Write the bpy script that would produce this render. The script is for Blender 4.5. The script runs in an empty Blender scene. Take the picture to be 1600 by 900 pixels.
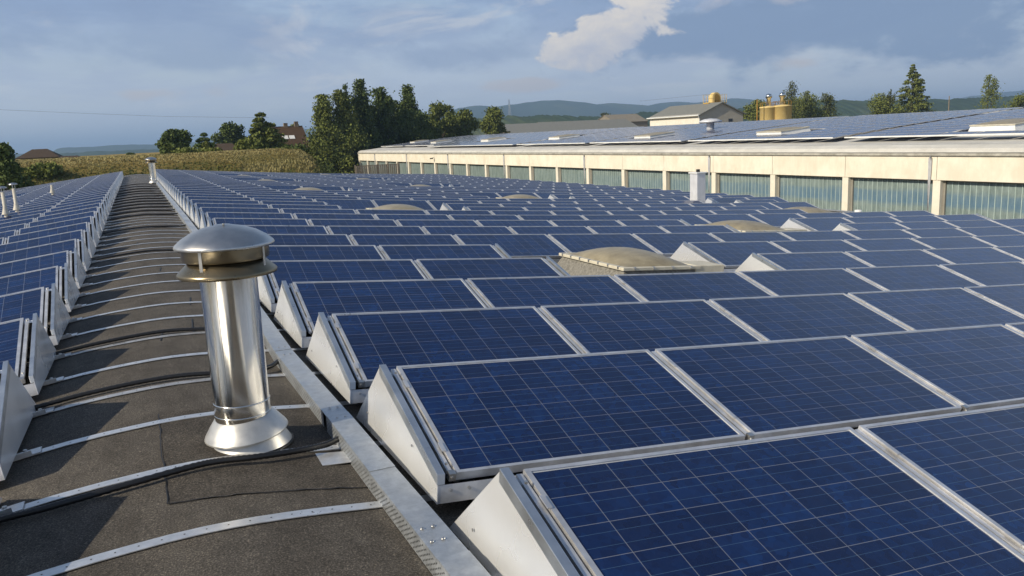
import bpy, math, random
from mathutils import Vector, Matrix, noise
R = math.radians
random.seed(7)
D = bpy.data
scene = bpy.context.scene
C = scene.collection

# ------------------------------------------------------------------ camera
CAM = Vector((-1.15464, -1.63753, 1.47820))
MW = ((0.907838, -0.416987, -0.044189), (0.116249, 0.149028, 0.981976), (0.402885, 0.896612, -0.183768))
FPX = 1272.21
cam_data = D.cameras.new('camera')
cam = D.objects.new('camera', cam_data)
C.objects.link(cam)
r_, u_, w_ = (Vector(v) for v in MW)
m = Matrix((r_, u_, -w_)).transposed().to_4x4()
m.translation = CAM
cam.matrix_world = m
cam_data.lens = FPX / 1600 * 36
cam_data.sensor_width = 36
cam_data.clip_start = 0.05
cam_data.clip_end = 30000
scene.camera = cam

# ------------------------------------------------------------------ world
SUN_DIR = Vector((-0.86, -0.13, 0.55)).normalized()
world = D.worlds.new('World')
scene.world = world
world.use_nodes = True
wn, wl = world.node_tree.nodes, world.node_tree.links
wn.clear()
def N(t, **kw):
    n = wn.new(t)
    for k, v in kw.items():
        if k in n.inputs: n.inputs[k].default_value = v
        else: setattr(n, k, v)
    return n
sky = wn.new('ShaderNodeTexSky'); sky.sky_type = 'NISHITA'; sky.sun_disc = False
sky.sun_elevation = math.asin(SUN_DIR.z); sky.sun_rotation = math.atan2(SUN_DIR.x, SUN_DIR.y) % (2*math.pi)
sky.air_density = 1.0; sky.dust_density = 1.2; sky.ozone_density = 2.0
bg = wn.new('ShaderNodeBackground'); bg.inputs['Strength'].default_value = 0.1
out = wn.new('ShaderNodeOutputWorld')
tc = wn.new('ShaderNodeTexCoord')
def math_(op, a, b=None, c=None, clamp=False):
    n = wn.new('ShaderNodeMath'); n.operation = op; n.use_clamp = clamp
    for i, v in enumerate((a, b, c)):
        if v is None: continue
        if isinstance(v, (int, float)): n.inputs[i].default_value = v
        else: wl.new(v, n.inputs[i])
    return n.outputs[0]
def maprange(v, a, b, c=0., d=1., smooth=True):
    n = wn.new('ShaderNodeMapRange'); n.interpolation_type = 'SMOOTHSTEP' if smooth else 'LINEAR'
    n.inputs['From Min'].default_value = a; n.inputs['From Max'].default_value = b
    n.inputs['To Min'].default_value = c; n.inputs['To Max'].default_value = d
    wl.new(v, n.inputs['Value']); return n.outputs['Result']
def wnoise(scale, stretch, detail=6, rough=.55, off=(0, 0, 0), dist=0.):
    mp = wn.new('ShaderNodeMapping'); mp.inputs['Scale'].default_value = stretch; mp.inputs['Location'].default_value = off
    wl.new(tc.outputs['Generated'], mp.inputs['Vector'])
    n = wn.new('ShaderNodeTexNoise'); n.inputs['Scale'].default_value = scale; n.inputs['Detail'].default_value = detail
    n.inputs['Roughness'].default_value = rough; n.inputs['Distortion'].default_value = dist
    wl.new(mp.outputs[0], n.inputs['Vector']); return n.outputs['Fac']
def mixc(f, a, b):
    n = wn.new('ShaderNodeMix'); n.data_type = 'RGBA'
    if isinstance(f, (int, float)): n.inputs[0].default_value = f
    else: wl.new(f, n.inputs[0])
    for i, v in ((6, a), (7, b)):
        if isinstance(v, tuple): n.inputs[i].default_value = (*v, 1)
        else: wl.new(v, n.inputs[i])
    return n.outputs[2]
sep = wn.new('ShaderNodeSeparateXYZ'); wl.new(tc.outputs['Generated'], sep.inputs[0])
# azimuth of a sky direction (0 = +Y, positive to +X) and elevation
az = math_('ARCTAN2', sep.outputs[0], sep.outputs[1])
el = math_('ARCSINE', sep.outputs[2])
def blob(a0, e0, ra, re):
    da = math_('DIVIDE', math_('SUBTRACT', az, a0), ra); de = math_('DIVIDE', math_('SUBTRACT', el, e0), re)
    d2 = math_('ADD', math_('MULTIPLY', da, da), math_('MULTIPLY', de, de))
    return math_('SUBTRACT', 1.0, math_('SQRT', d2))
# thin high veil that greys the blue
veil = maprange(wnoise(2.2, (1, 1, 4.5), 7, .6, (3.1, .4, .2), .4), .36, .70, .55, .95)
hi = maprange(el, .20, .60, 1., .10)
c1 = mixc(math_('MULTIPLY', veil, hi), sky.outputs[0], (4.4, 5.6, 7.5))
band = maprange(wnoise(3.0, (1, 1, 5.0), 9, .64, (1.7, 2.2, .9), .8), .42, .60, 0., .9)
c2 = mixc(math_('MULTIPLY', band, hi), c1, (2.8, 3.85, 5.9))
light = maprange(wnoise(5.0, (1, 1, 4.0), 9, .64, (8.3, 5.1, .3), .6), .52, .66, 0., .6)
c3 = mixc(math_('MULTIPLY', light, hi), c2, (6.3, 6.5, 7.0))
# brighter, paler towards the horizon
hz = maprange(math_('ABSOLUTE', el), .0, .17, .75, 0.)
c4 = mixc(hz, c3, (7.0, 7.5, 8.1))
# the dark underside of the big cloud, upper right
puff = wnoise(9.0, (1, 1, 2.2), 9, .60, (.4, .9, 1.7), .2)
nz = math_('MULTIPLY', math_('SUBTRACT', puff, .5), 3.2)
dark = maprange(math_('ADD', blob(.80, .112, .40, .062), math_('MULTIPLY', nz, .8)), .05, .6, 0., .92)
c5 = mixc(dark, c4, (2.3, 3.25, 5.0))
dark2 = maprange(math_('ADD', math_('MAXIMUM', blob(.10, .125, .30, .05), blob(.40, .095, .12, .022)), math_('MULTIPLY', nz, .8)), .05, .7, 0., .6)
c5 = mixc(dark2, c5, (2.7, 3.6, 5.4))
puff2 = wnoise(19.0, (1, 1, 1.7), 10, .62, (.2, 3.9, 2.7), .35)
nz2 = math_('MULTIPLY', math_('SUBTRACT', puff2, .5), 3.4)
cum = math_('MAXIMUM', math_('MAXIMUM', blob(.520, .096, .048, .024), blob(.560, .117, .050, .030)), blob(.590, .152, .045, .034))
cm = maprange(math_('ADD', math_('MULTIPLY', cum, 1.25), nz2), -.12, .30)
tint = maprange(math_('ADD', math_('MULTIPLY', nz2, .5), math_('SUBTRACT', math_('MULTIPLY', el, 9.), math_('MULTIPLY', az, 1.5))), -.25, .65)
cc = mixc(tint, (5.6, 5.8, 6.6), (8.8, 8.1, 7.2))
c6 = mixc(math_('MULTIPLY', cm, .92), c5, cc)
strk = maprange(math_('ADD', math_('MAXIMUM', math_('MAXIMUM', blob(.79, .142, .13, .014), blob(.68, .158, .10, .012)), blob(.72, .150, .12, .020)), nz2), .0, .95, 0., .60)
c6 = mixc(strk, c6, (6.0, 5.7, 5.9))
small = maprange(math_('ADD', math_('MAXIMUM', math_('MAXIMUM', blob(.765, .066, .036, .011), blob(.44, .058, .06, .010)), blob(.02, .062, .10, .014)), nz), .05, .65, 0., .7)
c7 = mixc(small, c6, (6.0, 5.6, 5.6))
wl.new(c7, bg.inputs['Color']); wl.new(bg.outputs[0], out.inputs[0])

# ------------------------------------------------------------------ sun
sd = D.lights.new('sun', 'SUN'); sd.energy = 4.9; sd.angle = R(0.6); sd.color = (1.0, .885, .69)
sun = D.objects.new('sun', sd); C.objects.link(sun)
sun.rotation_euler = SUN_DIR.to_track_quat('Z', 'Y').to_euler(); sun.location = (0, 0, 40)

scene.view_settings.view_transform = 'Standard'
scene.view_settings.look = 'None'
scene.view_settings.gamma = 1
scene.view_settings.use_curve_mapping = False
scene.view_settings.exposure = 0.0
scene.cycles.use_denoising = True
scene.cycles.max_bounces = 6
scene.cycles.sample_clamp_indirect = 4
scene.cycles.volume_step_rate = 4

# ------------------------------------------------------------------ materials
class Mat:
    def __init__(s, name, col=(.5, .5, .5), rough=.6, metal=0., spec=.5):
        s.m = D.materials.new(name); s.m.use_nodes = True
        s.n, s.l = s.m.node_tree.nodes, s.m.node_tree.links
        s.b = s.n['Principled BSDF']
        s.b.inputs['Base Color'].default_value = (*col, 1); s.b.inputs['Roughness'].default_value = rough
        s.b.inputs['Metallic'].default_value = metal; s.b.inputs['Specular IOR Level'].default_value = spec
    def node(s, t, **kw):
        n = s.n.new(t)
        for k, v in kw.items():
            if k in n.inputs: n.inputs[k].default_value = v
            else: setattr(n, k, v)
        return n
    def coord(s, which='Object', scale=(1, 1, 1)):
        t = s.node('ShaderNodeTexCoord'); mp = s.node('ShaderNodeMapping'); mp.inputs['Scale'].default_value = scale
        s.l.new(t.outputs[which], mp.inputs[0]); return mp.outputs[0]
    def geo(s, scale=(1, 1, 1)):
        t = s.node('ShaderNodeNewGeometry'); mp = s.node('ShaderNodeMapping'); mp.inputs['Scale'].default_value = scale
        s.l.new(t.outputs['Position'], mp.inputs[0]); return mp.outputs[0]
    def noise(s, vec, scale, detail=5, rough=.6):
        n = s.node('ShaderNodeTexNoise', Scale=scale, Detail=detail, Roughness=rough); s.l.new(vec, n.inputs['Vector']); return n.outputs['Fac']
    def ramp(s, fac, stops):
        n = s.node('ShaderNodeValToRGB'); e = n.color_ramp.elements
        while len(e) < len(stops): e.new(.5)
        for i, (p, c) in enumerate(stops):
            e[i].position = p; e[i].color = (*(c if isinstance(c, tuple) else (c, c, c)), 1)
        s.l.new(fac, n.inputs[0]); return n.outputs[0]
    def mix(s, f, a, b, mode='MIX'):
        n = s.node('ShaderNodeMix'); n.data_type = 'RGBA'; n.blend_type = mode
        if isinstance(f, (int, float)): n.inputs[0].default_value = f
        else: s.l.new(f, n.inputs[0])
        for i, v in ((6, a), (7, b)):
            if isinstance(v, tuple): n.inputs[i].default_value = (*v, 1)
            else: s.l.new(v, n.inputs[i])
        return n.outputs[2]
    def mth(s, op, a, b=None, c=None, clamp=False):
        n = s.node('ShaderNodeMath'); n.operation = op; n.use_clamp = clamp
        for i, v in enumerate((a, b, c)):
            if v is None: continue
            if isinstance(v, (int, float)): n.inputs[i].default_value = v
            else: s.l.new(v, n.inputs[i])
        return n.outputs[0]
    def to(s, out, inp): s.l.new(out, s.b.inputs[inp]); return s
    def bump(s, h, strength=.3, dist=.01):
        n = s.node('ShaderNodeBump', Strength=strength, Distance=dist); s.l.new(h, n.inputs['Height']); s.l.new(n.outputs[0], s.b.inputs['Normal']); return s

def metal(name, col, rough, metallic=.85, dirt=.12, scale=6, stretch=(1, 1, 1), bump=.0):
    M = Mat(name, col, rough, metallic)
    v = M.geo(stretch)
    f = M.noise(v, scale, 6, .65)
    dk = tuple(c*(1-dirt*2.2) for c in col); lt = tuple(min(1, c*(1+dirt)) for c in col)
    M.to(M.ramp(f, [(.3, dk), (.7, lt)]), 'Base Color')
    f2 = M.noise(v, scale*.5, 4)
    M.to(M.ramp(f2, [(.3, rough*.75), (.7, min(1, rough*1.3))]), 'Roughness')
    if bump: M.bump(f, bump, .004)
    return M.m

alu = metal('anodised_aluminium', (.74, .74, .75), .36, .68, .10, 9)
alu_bar = metal('brushed_aluminium_bar', (.62, .65, .68), .34, .88, .06, 9)
alu_sheet = metal('aluminium_sheet', (.92, .93, .94), .28, .56, .03, 1.7, (1, 1, 1), .02)
alu_strap = metal('strap_aluminium', (.74, .74, .74), .34, .7, .10, 14)
galv = metal('galvanised_steel', (.50, .53, .56), .42, .7, .10, 22)
steel = metal('stainless_steel', (.78, .75, .69), .17, 1.0, .08, 3, (1, 1, .5), .22)
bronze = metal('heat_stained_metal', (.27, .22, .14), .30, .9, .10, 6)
steel_dull = metal('weathered_stainless', (.58, .57, .55), .34, .95, .08, 8)
lead = metal('matt_flashing_metal', (.62, .61, .58), .42, .7, .10, 7)
white_cap = metal('white_coated_sheet', (.78, .78, .76), .45, .1, .06, 3)

# granulated roofing felt
M = Mat('roofing_felt', (.07, .062, .055), .95, 0, .25)
v = M.geo()
big = M.noise(v, .9, 6, .65); mid = M.noise(v, 7, 5, .6); fine = M.noise(v, 120, 3, .85)
base = M.ramp(big, [(.30, (.066, .063, .058)), (.55, (.106, .098, .088)), (.75, (.145, .133, .118))])
base = M.mix(.5, base, M.ramp(mid, [(.3, (.068, .058, .048)), (.7, (.128, .114, .098))]))
gr = M.ramp(fine, [(.38, (.42, .42, .42)), (.55, (1.0, 1.0, 1.0)), (.68, (2.6, 2.5, 2.3))])
base = M.mix(1.0, base, gr, 'MULTIPLY')
wash = M.noise(M.geo((1.6, .5, 1)), 1.7, 7, .72)
base = M.mix(1.0, base, M.ramp(wash, [(.34, (.74, .73, .72)), (.50, (1., 1., 1.)), (.68, (1.22, 1.20, 1.16))]), 'MULTIPLY')
M.to(base, 'Base Color'); M.bump(fine, .55, .006)
felt = M.m
M = Mat('roofing_felt_patch', (.06, .055, .05), .95, 0, .25)
v = M.geo(); fine = M.noise(v, 110, 3, .85); mid = M.noise(v, 5, 6, .7)
base = M.ramp(mid, [(.3, (.052, .046, .040)), (.7, (.102, .091, .078))])
M.to(M.mix(1.0, base, M.ramp(fine, [(.38, (.42, .42, .42)), (.55, (1., 1., 1.)), (.68, (2.6, 2.5, 2.3))]), 'MULTIPLY'), 'Base Color'); M.bump(fine, .6, .007)
felt_patch = M.m
bitumen = Mat('bitumen', (.012, .011, .010), .5).m

# polycrystalline cells behind glass; UV spans one panel
M = Mat('solar_cells', (.02, .04, .13), .10, 0, .5)
uv = M.node('ShaderNodeUVMap'); uv.uv_map = 'UVMap'
sp = M.node('ShaderNodeSeparateXYZ'); M.l.new(uv.outputs[0], sp.inputs[0])
U, V_ = sp.outputs[0], sp.outputs[1]
def line(coordv, n, width, off=0.):
    f = M.mth('FRACT', M.mth('ADD', M.mth('MULTIPLY', coordv, n), off))
    d = M.mth('ABSOLUTE', M.mth('SUBTRACT', f, .5))
    return M.mth('GREATER_THAN', d, .5 - width*n/2)
cu, cv = M.mth('ADD', U, 0.0), V_
gx = line(U, 10, .0020); gy = line(V_, 6, .0032)
bb1 = line(V_, 6, .0022, .70); bb2 = line(V_, 6, .0022, .30)
edge = M.mth('MAXIMUM', M.mth('GREATER_THAN', M.mth('ABSOLUTE', M.mth('SUBTRACT', U, .5)), .4965), M.mth('GREATER_THAN', M.mth('ABSOLUTE', M.mth('SUBTRACT', V_, .5)), .494))
vor = M.node('ShaderNodeTexVoronoi', Scale=1.0, Randomness=1.0); vor.feature = 'F1'
vm = M.node('ShaderNodeMapping'); vm.inputs['Scale'].default_value = (48, 29, 1); M.l.new(uv.outputs[0], vm.inputs[0])
wp = M.node('ShaderNodeNewGeometry')
M.l.new(vm.outputs[0], vor.inputs['Vector'])
oi = M.node('ShaderNodeObjectInfo')
# tone of each cell
cellv = M.node('ShaderNodeCombineXYZ')
M.l.new(M.mth('FLOOR', M.mth('MULTIPLY', U, 10)), cellv.inputs[0]); M.l.new(M.mth('FLOOR', M.mth('MULTIPLY', V_, 6)), cellv.inputs[1]); M.l.new(oi.outputs['Random'], cellv.inputs[2])
wnz = M.node('ShaderNodeTexWhiteNoise'); wnz.noise_dimensions = '3D'; M.l.new(cellv.outputs[0], wnz.inputs['Vector'])
grain = M.mix(M.ramp(vor.outputs['Color'], [(0., 0.), (1., 1.)]), (.0005, .0095, .060), (.0022, .028, .130))
grain = M.mix(M.mth('MULTIPLY', wnz.outputs['Value'], .7), grain, (.0004, .0060, .040))
colr = M.mix(M.mth('MULTIPLY', M.mth('MAXIMUM', bb1, bb2), .40), grain, (.10, .20, .32))
colr = M.mix(M.mth('MULTIPLY', M.mth('MAXIMUM', gx, gy), .45), colr, (.36, .38, .42))
colr = M.mix(edge, colr, (.50, .52, .54))
colr = M.mix(1.0, colr, M.ramp(oi.outputs['Random'], [(0., (.78, .80, .84)), (1., (1.12, 1.10, 1.06))]), 'MULTIPLY')
dustn = M.noise(M.geo(), 3.5, 6, .7)
dustf = M.noise(M.geo(), 60, 3, .7)
colr = M.mix(M.mth('MULTIPLY', M.mth('MULTIPLY', dustn, dustf), .06), colr, (.30, .29, .27))
M.to(colr, 'Base Color')
M.to(M.ramp(dustn, [(.3, .07), (.7, .17)]), 'Roughness')
cells = M.m

def simple(name, a, b, scale=2., rough=.8, stretch=(1, 1, 1), bump=0., spec=.3, detail=6):
    M = Mat(name, a, rough, 0, spec); f = M.noise(M.geo(stretch), scale, detail, .65)
    M.to(M.ramp(f, [(.28, a), (.72, b)]), 'Base Color')
    if bump: M.bump(f, bump, .02)
    return M.m
dome_mat = simple('weathered_acrylic_dome', (.20, .165, .10), (.36, .31, .20), 5, .38, (1, 1, 1), .08, .5)
dome_rim = simple('pale_skylight_rim', (.50, .46, .36), (.66, .62, .50), 5, .5)
curb_mat = simple('grey_mineral_felt_curb', (.09, .085, .075), (.30, .29, .26), 28, .95)
concrete = simple('cream_concrete_panel', (.71, .655, .53), (.83, .785, .67), .55, .85, (1, 1, 1.4))
def streak(mname, amt):
    mt = D.materials[mname]; M = Mat.__new__(Mat); M.m = mt; M.n, M.l = mt.node_tree.nodes, mt.node_tree.links; M.b = M.n['Principled BSDF']
    src = M.b.inputs['Base Color'].links[0].from_socket
    f = M.noise(M.geo((1, 1.1, .45)), 1.5, 7, .7)
    M.to(M.mix(1.0, src, M.ramp(f, [(.42, (1-amt, 1-amt*1.1, 1-amt*1.25)), (.60, (1, 1, 1))]), 'MULTIPLY'), 'Base Color')
streak('cream_concrete_panel', .09)
post_mat = simple('pale_concrete_post', (.66, .61, .50), (.80, .75, .65), 1.4, .85)
jamb_shade_mat = simple('painted_shade_concrete_jamb', (.22, .21, .18), (.33, .31, .27), 2, .9)  # jambs beside the pale posts, recess shade put into the darker grey
eave_mat = simple('light_fibre_cement', (.42, .41, .38), (.60, .59, .55), 1.3, .85, (1, .5, 1), .2)
gutter_mat = simple('stained_gutter', (.22, .21, .18), (.52, .50, .44), 2.2, .6, (1, 1, 1))
pipe_mat = simple('grey_zinc_downpipe', (.40, .40, .42), (.52, .53, .55), 3, .4)
window_lead = simple('grey_steel_mullion', (.34, .44, .42), (.46, .56, .53), 4, .5)
cable_mat = Mat('black_corrugated_plastic', (.012, .012, .013), .38).m
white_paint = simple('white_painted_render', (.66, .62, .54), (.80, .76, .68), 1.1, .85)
grey_wall_gable_shade = simple('grey_cladding_and_gable_shade', (.40, .37, .31), (.50, .46, .39), .8, .85)
grey_roof = simple('grey_slate_roof', (.15, .155, .145), (.23, .23, .21), 3, .8, (1, 1, 1))
tan_roof = simple('weathered_tan_roof', (.17, .15, .12), (.27, .24, .19), 2, .8)
brown_roof = simple('brown_tile_roof', (.045, .030, .018), (.085, .055, .032), 3, .85)
red_roof = simple('dark_red_tile_roof', (.050, .030, .016), (.085, .050, .027), 2.5, .85)
house_wall = simple('old_house_wall', (.13, .10, .075), (.26, .21, .16), 1.5, .9)
dark_glass = Mat('dark_window_glass', (.02, .022, .025), .08).m
yellow = simple('yellow_ochre_paint', (.64, .46, .17), (.78, .61, .27), 1.8, .55)
yellow_dk = simple('rust_and_shade_yellow_paint', (.30, .17, .03), (.46, .27, .05), 3, .6)
wood = simple('weathered_wood', (.15, .125, .09), (.27, .22, .16), 5, .85)
sheet_grey = metal('grey_coated_duct', (.66, .67, .70), .45, .25, .06, 4)

# profiled glass of the hall: teal with a bluer band that fades along the hall
M = Mat('profiled_window_glass', (.1, .2, .19), .22, 0, .6)
v = M.geo()
s2 = M.node('ShaderNodeSeparateXYZ'); M.l.new(v, s2.inputs[0])
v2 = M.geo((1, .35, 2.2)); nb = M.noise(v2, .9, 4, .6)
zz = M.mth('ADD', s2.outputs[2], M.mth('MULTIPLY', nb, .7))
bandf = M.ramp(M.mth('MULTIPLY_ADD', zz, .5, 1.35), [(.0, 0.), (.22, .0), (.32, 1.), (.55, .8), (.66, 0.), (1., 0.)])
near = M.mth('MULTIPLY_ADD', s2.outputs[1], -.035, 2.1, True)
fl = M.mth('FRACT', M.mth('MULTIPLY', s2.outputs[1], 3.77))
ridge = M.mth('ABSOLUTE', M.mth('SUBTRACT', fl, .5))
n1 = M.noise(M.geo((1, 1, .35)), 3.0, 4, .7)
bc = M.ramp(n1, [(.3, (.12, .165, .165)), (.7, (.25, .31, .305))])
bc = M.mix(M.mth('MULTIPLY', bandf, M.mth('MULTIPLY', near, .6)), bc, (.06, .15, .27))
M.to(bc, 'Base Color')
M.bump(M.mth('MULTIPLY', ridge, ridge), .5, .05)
hall_glass = M.m

# ------------------------------------------------------------------ mesh helpers
class MB:
    def __init__(s): s.v = []; s.f = []; s.m = []; s.uv = {}
    def add(s, vs, fs, mi=0, mat=None, uv=None):
        o = len(s.v)
        for q in vs:
            q = Vector(q); s.v.append(mat @ q if mat else q)
        for i, f in enumerate(fs):
            if uv: s.uv[len(s.f)] = uv[i]
            s.f.append([o+j for j in f]); s.m.append(mi)
        return s
    def box(s, x0, x1, y0, y1, z0, z1, mi=0, mat=None):
        vs = [(x, y, z) for z in (z0, z1) for y in (y0, y1) for x in (x0, x1)]
        return s.add(vs, [(0, 2, 3, 1), (4, 5, 7, 6), (0, 1, 5, 4), (2, 6, 7, 3), (0, 4, 6, 2), (1, 3, 7, 5)], mi, mat)
    def prism(s, poly, p0, p1, mi=0, mat=None):
        """poly: list of 3D points (planar); p0,p1: offsets of the two ends"""
        n = len(poly); a = [Vector(q)+Vector(p0) for q in poly]; b = [Vector(q)+Vector(p1) for q in poly]
        return s.add(a+b, [tuple(range(n))[::-1], tuple(range(n, 2*n))]+[(i, (i+1) % n, n+(i+1) % n, n+i) for i in range(n)], mi, mat)
    def tube(s, pts, r, n=8, mi=0, cap=True):
        pts = [Vector(q) for q in pts]; rs = r if isinstance(r, (list, tuple)) else [r]*len(pts)
        vs = []; fs = []
        for i, q in enumerate(pts):
            t = (pts[min(i+1, len(pts)-1)]-pts[max(i-1, 0)]).normalized()
            a = t.cross(Vector((0, 0, 1)));
            if a.length < 1e-3: a = t.cross(Vector((1, 0, 0)))
            a.normalize(); b = t.cross(a)
            for k in range(n):
                an = 2*math.pi*k/n; vs.append(q+(a*math.cos(an)+b*math.sin(an))*rs[i])
        for i in range(len(pts)-1):
            for k in range(n):
                fs.append((i*n+k, i*n+(k+1) % n, (i+1)*n+(k+1) % n, (i+1)*n+k))
        if cap:
            fs.append(tuple(range(n))); fs.append(tuple((len(pts)-1)*n+k for k in range(n))[::-1])
        return s.add(vs, fs, mi)
    def lathe(s, prof, n=32, c=(0, 0, 0), mi=0, mat=None):
        vs = []; fs = []
        for (r, z) in prof:
            for k in range(n):
                an = 2*math.pi*k/n; vs.append((c[0]+r*math.cos(an), c[1]+r*math.sin(an), c[2]+z))
        for i in range(len(prof)-1):
            for k in range(n):
                fs.append((i*n+k, i*n+(k+1) % n, (i+1)*n+(k+1) % n, (i+1)*n+k))
        return s.add(vs, fs, mi, mat)
    def mesh(s, name, mats, smooth=False):
        me = D.meshes.new(name); me.from_pydata([tuple(q) for q in s.v], [], s.f)
        for mt in (mats if isinstance(mats, (list, tuple)) else [mats]): me.materials.append(mt)
        me.polygons.foreach_set('material_index', s.m)
        if s.uv:
            ul = me.uv_layers.new(name='UVMap')
            for pi, co in s.uv.items():
                p = me.polygons[pi]
                for li, c in zip(p.loop_indices, co): ul.data[li].uv = c
        if smooth: me.shade_smooth()
        me.update(); return me
    def build(s, name, mats, parent=None, smooth=False, bevel=0., auto=None):
        o = D.objects.new(name, s.mesh(name, mats, smooth)); C.objects.link(o)
        if parent: o.parent = parent
        if bevel:
            b = o.modifiers.new('bevel', 'BEVEL'); b.width = bevel; b.segments = 2; b.limit_method = 'ANGLE'
        return o
def fixn(o):
    import bmesh
    bm = bmesh.new(); bm.from_mesh(o.data); bmesh.ops.recalc_face_normals(bm, faces=bm.faces); bm.to_mesh(o.data); bm.free(); return o
def tag(o, label=None, cat=None, group=None, kind=None):
    if label: o['label'] = label
    if cat: o['category'] = cat
    if group: o['group'] = group
    if kind: o['kind'] = kind
    return o
def empty(name, loc, label=None, cat=None, group=None, rz=0.):
    o = D.objects.new(name, None); o.empty_display_size = .2; C.objects.link(o); o.location = loc; o.rotation_euler = (0, 0, rz)
    return tag(o, label, cat, group)
def inst(name, me, parent=None, mat=None):
    o = D.objects.new(name, me); C.objects.link(o)
    if parent: o.parent = parent
    if mat is not None: o.matrix_basis = mat
    return o
def copy_tree(o, parent=None):
    c = o.copy(); C.objects.link(c)
    if parent: c.parent = parent
    for ch in list(o.children): copy_tree(ch, c)
    return c
def at(px, py, Y):
    """world point on the plane y=Y seen at pixel px,py of the 1600 px photograph (used to survey the far things)"""
    d = r_*((px-800)/FPX) - u_*((py-450)/FPX) + w_
    return CAM + d*((Y-CAM.y)/d.y)
ORD = ['first', 'second', 'third', 'fourth', 'fifth', 'sixth', 'seventh', 'eighth', 'ninth', 'tenth', 'eleventh', 'twelfth', 'thirteenth', 'fourteenth', 'fifteenth',
       'sixteenth', 'seventeenth', 'eighteenth', 'nineteenth', 'twentieth'] + ['twenty-'+q for q in ('first', 'second', 'third', 'fourth', 'fifth', 'sixth', 'seventh', 'eighth', 'ninth')] + ['thirtieth'] + ['thirty-'+q for q in ('first', 'second', 'third', 'fourth', 'fifth', 'sixth', 'seventh', 'eighth', 'ninth')] + ['fortieth', 'forty-first']

# ------------------------------------------------------------------ the roof we stand on
TH = R(5.425); TILT = R(15.34); P = 1.62784; PW, PH, GAP = 1.65, .99, .0578; S = PW+GAP; A2 = .0009
cT, sT = math.cos(TILT), math.sin(TILT)
LS = .12; LX, LZ = -2.05, -.004; LP = 1.36; LW = 1.30; LY0 = 4.64
def WR(x, y, z):
    """right roof frame (x along the slope) to world"""
    z = z + A2*x*x if x > 0 else z
    return Vector((math.cos(TH)*x + math.sin(TH)*z, y, -math.sin(TH)*x + math.cos(TH)*z))
def WL(x, y, z):
    """left roof frame: x is distance down the slope to the left"""
    a = math.atan(LS)
    return Vector((LX - x*math.cos(a) - z*math.sin(a), y, LZ - x*math.sin(a) + z*math.cos(a)))
crest = [(-2.05, -.197), (-1.87, -.168), (-1.7, -.145), (-1.5, -.126), (-1.35, -.116), (-1.2, -.108), (-1.05, -.106), (-.88, -.112), (-.7, -.126), (-.52, -.145), (-.35, -.166), (-.18, -.184), (-.02, -.199)]
prof = [tuple(WL(x, 0, -.195)[i] for i in (0, 2)) for x in (16, 12, 8, 5, 2.5, 1, .4)] + crest + [tuple(WR(x, 0, -.2)[i] for i in (0, 2)) for x in (1, 2.5, 4, 6, 8, 10, 12, 14, 16, 18, 20, 22, 23)]
def roofz(X):
    for (a, za), (b, zb) in zip(prof, prof[1:]):
        if a <= X <= b: return za + (zb-za)*(X-a)/(b-a)
    return prof[0][1] if X < prof[0][0] else prof[-1][1]
YF, YB = -6.0, 63.6
GZ = -6.2
factory = empty('factory_building', (0, 0, GZ), 'long low factory under our feet, barrel roof of dark grey felt', 'building')
b = MB()
for (a, za), (c, zc) in zip(prof, prof[1:]):
    nseg = 24
    for i in range(nseg):
        y0 = YF + (YB-YF)*i/nseg; y1 = YF + (YB-YF)*(i+1)/nseg
        b.add([(a, y0, za-GZ), (c, y0, zc-GZ), (c, y1, zc-GZ), (a, y1, za-GZ)], [(0, 1, 2, 3)])
rf = b.build('roof_membrane', felt, factory, smooth=True)
b = MB()
xl, zl = prof[0]; xr, zr = prof[-1]
b.box(xl+.25, xr-.25, YF+.3, YB-.3, 0, -GZ-2.3)
for (a, za), (c, zc) in zip(prof, prof[1:]):
    aa, cc_ = max(a, xl+.25), min(c, xr-.25)
    if aa >= cc_: continue
    for yy in (YF+.3, YB-.3):
        b.add([(aa, yy, -GZ-2.3), (cc_, yy, -GZ-2.3), (cc_, yy, roofz(cc_)-GZ-.01), (aa, yy, roofz(aa)-GZ-.01)], [(0, 1, 2, 3)])
b.build('wall', concrete, factory)
b = MB()
b.box(xr-.02, xr+.14, YF, YB, zr-GZ-.14, zr-GZ+.03); b.box(xl-.14, xl+.02, YF, YB, zl-GZ-.14, zl-GZ+.03)
for (a, za), (c, zc) in zip(prof, prof[1:]):
    b.prism([(a, YB, za-GZ-.12), (c, YB, zc-GZ-.12), (c, YB, zc-GZ+.04), (a, YB, za-GZ+.04)], (0, -.06, 0), (0, .10, 0))
b.build('roof_edge_trim', galv, factory, bevel=.0)
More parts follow.
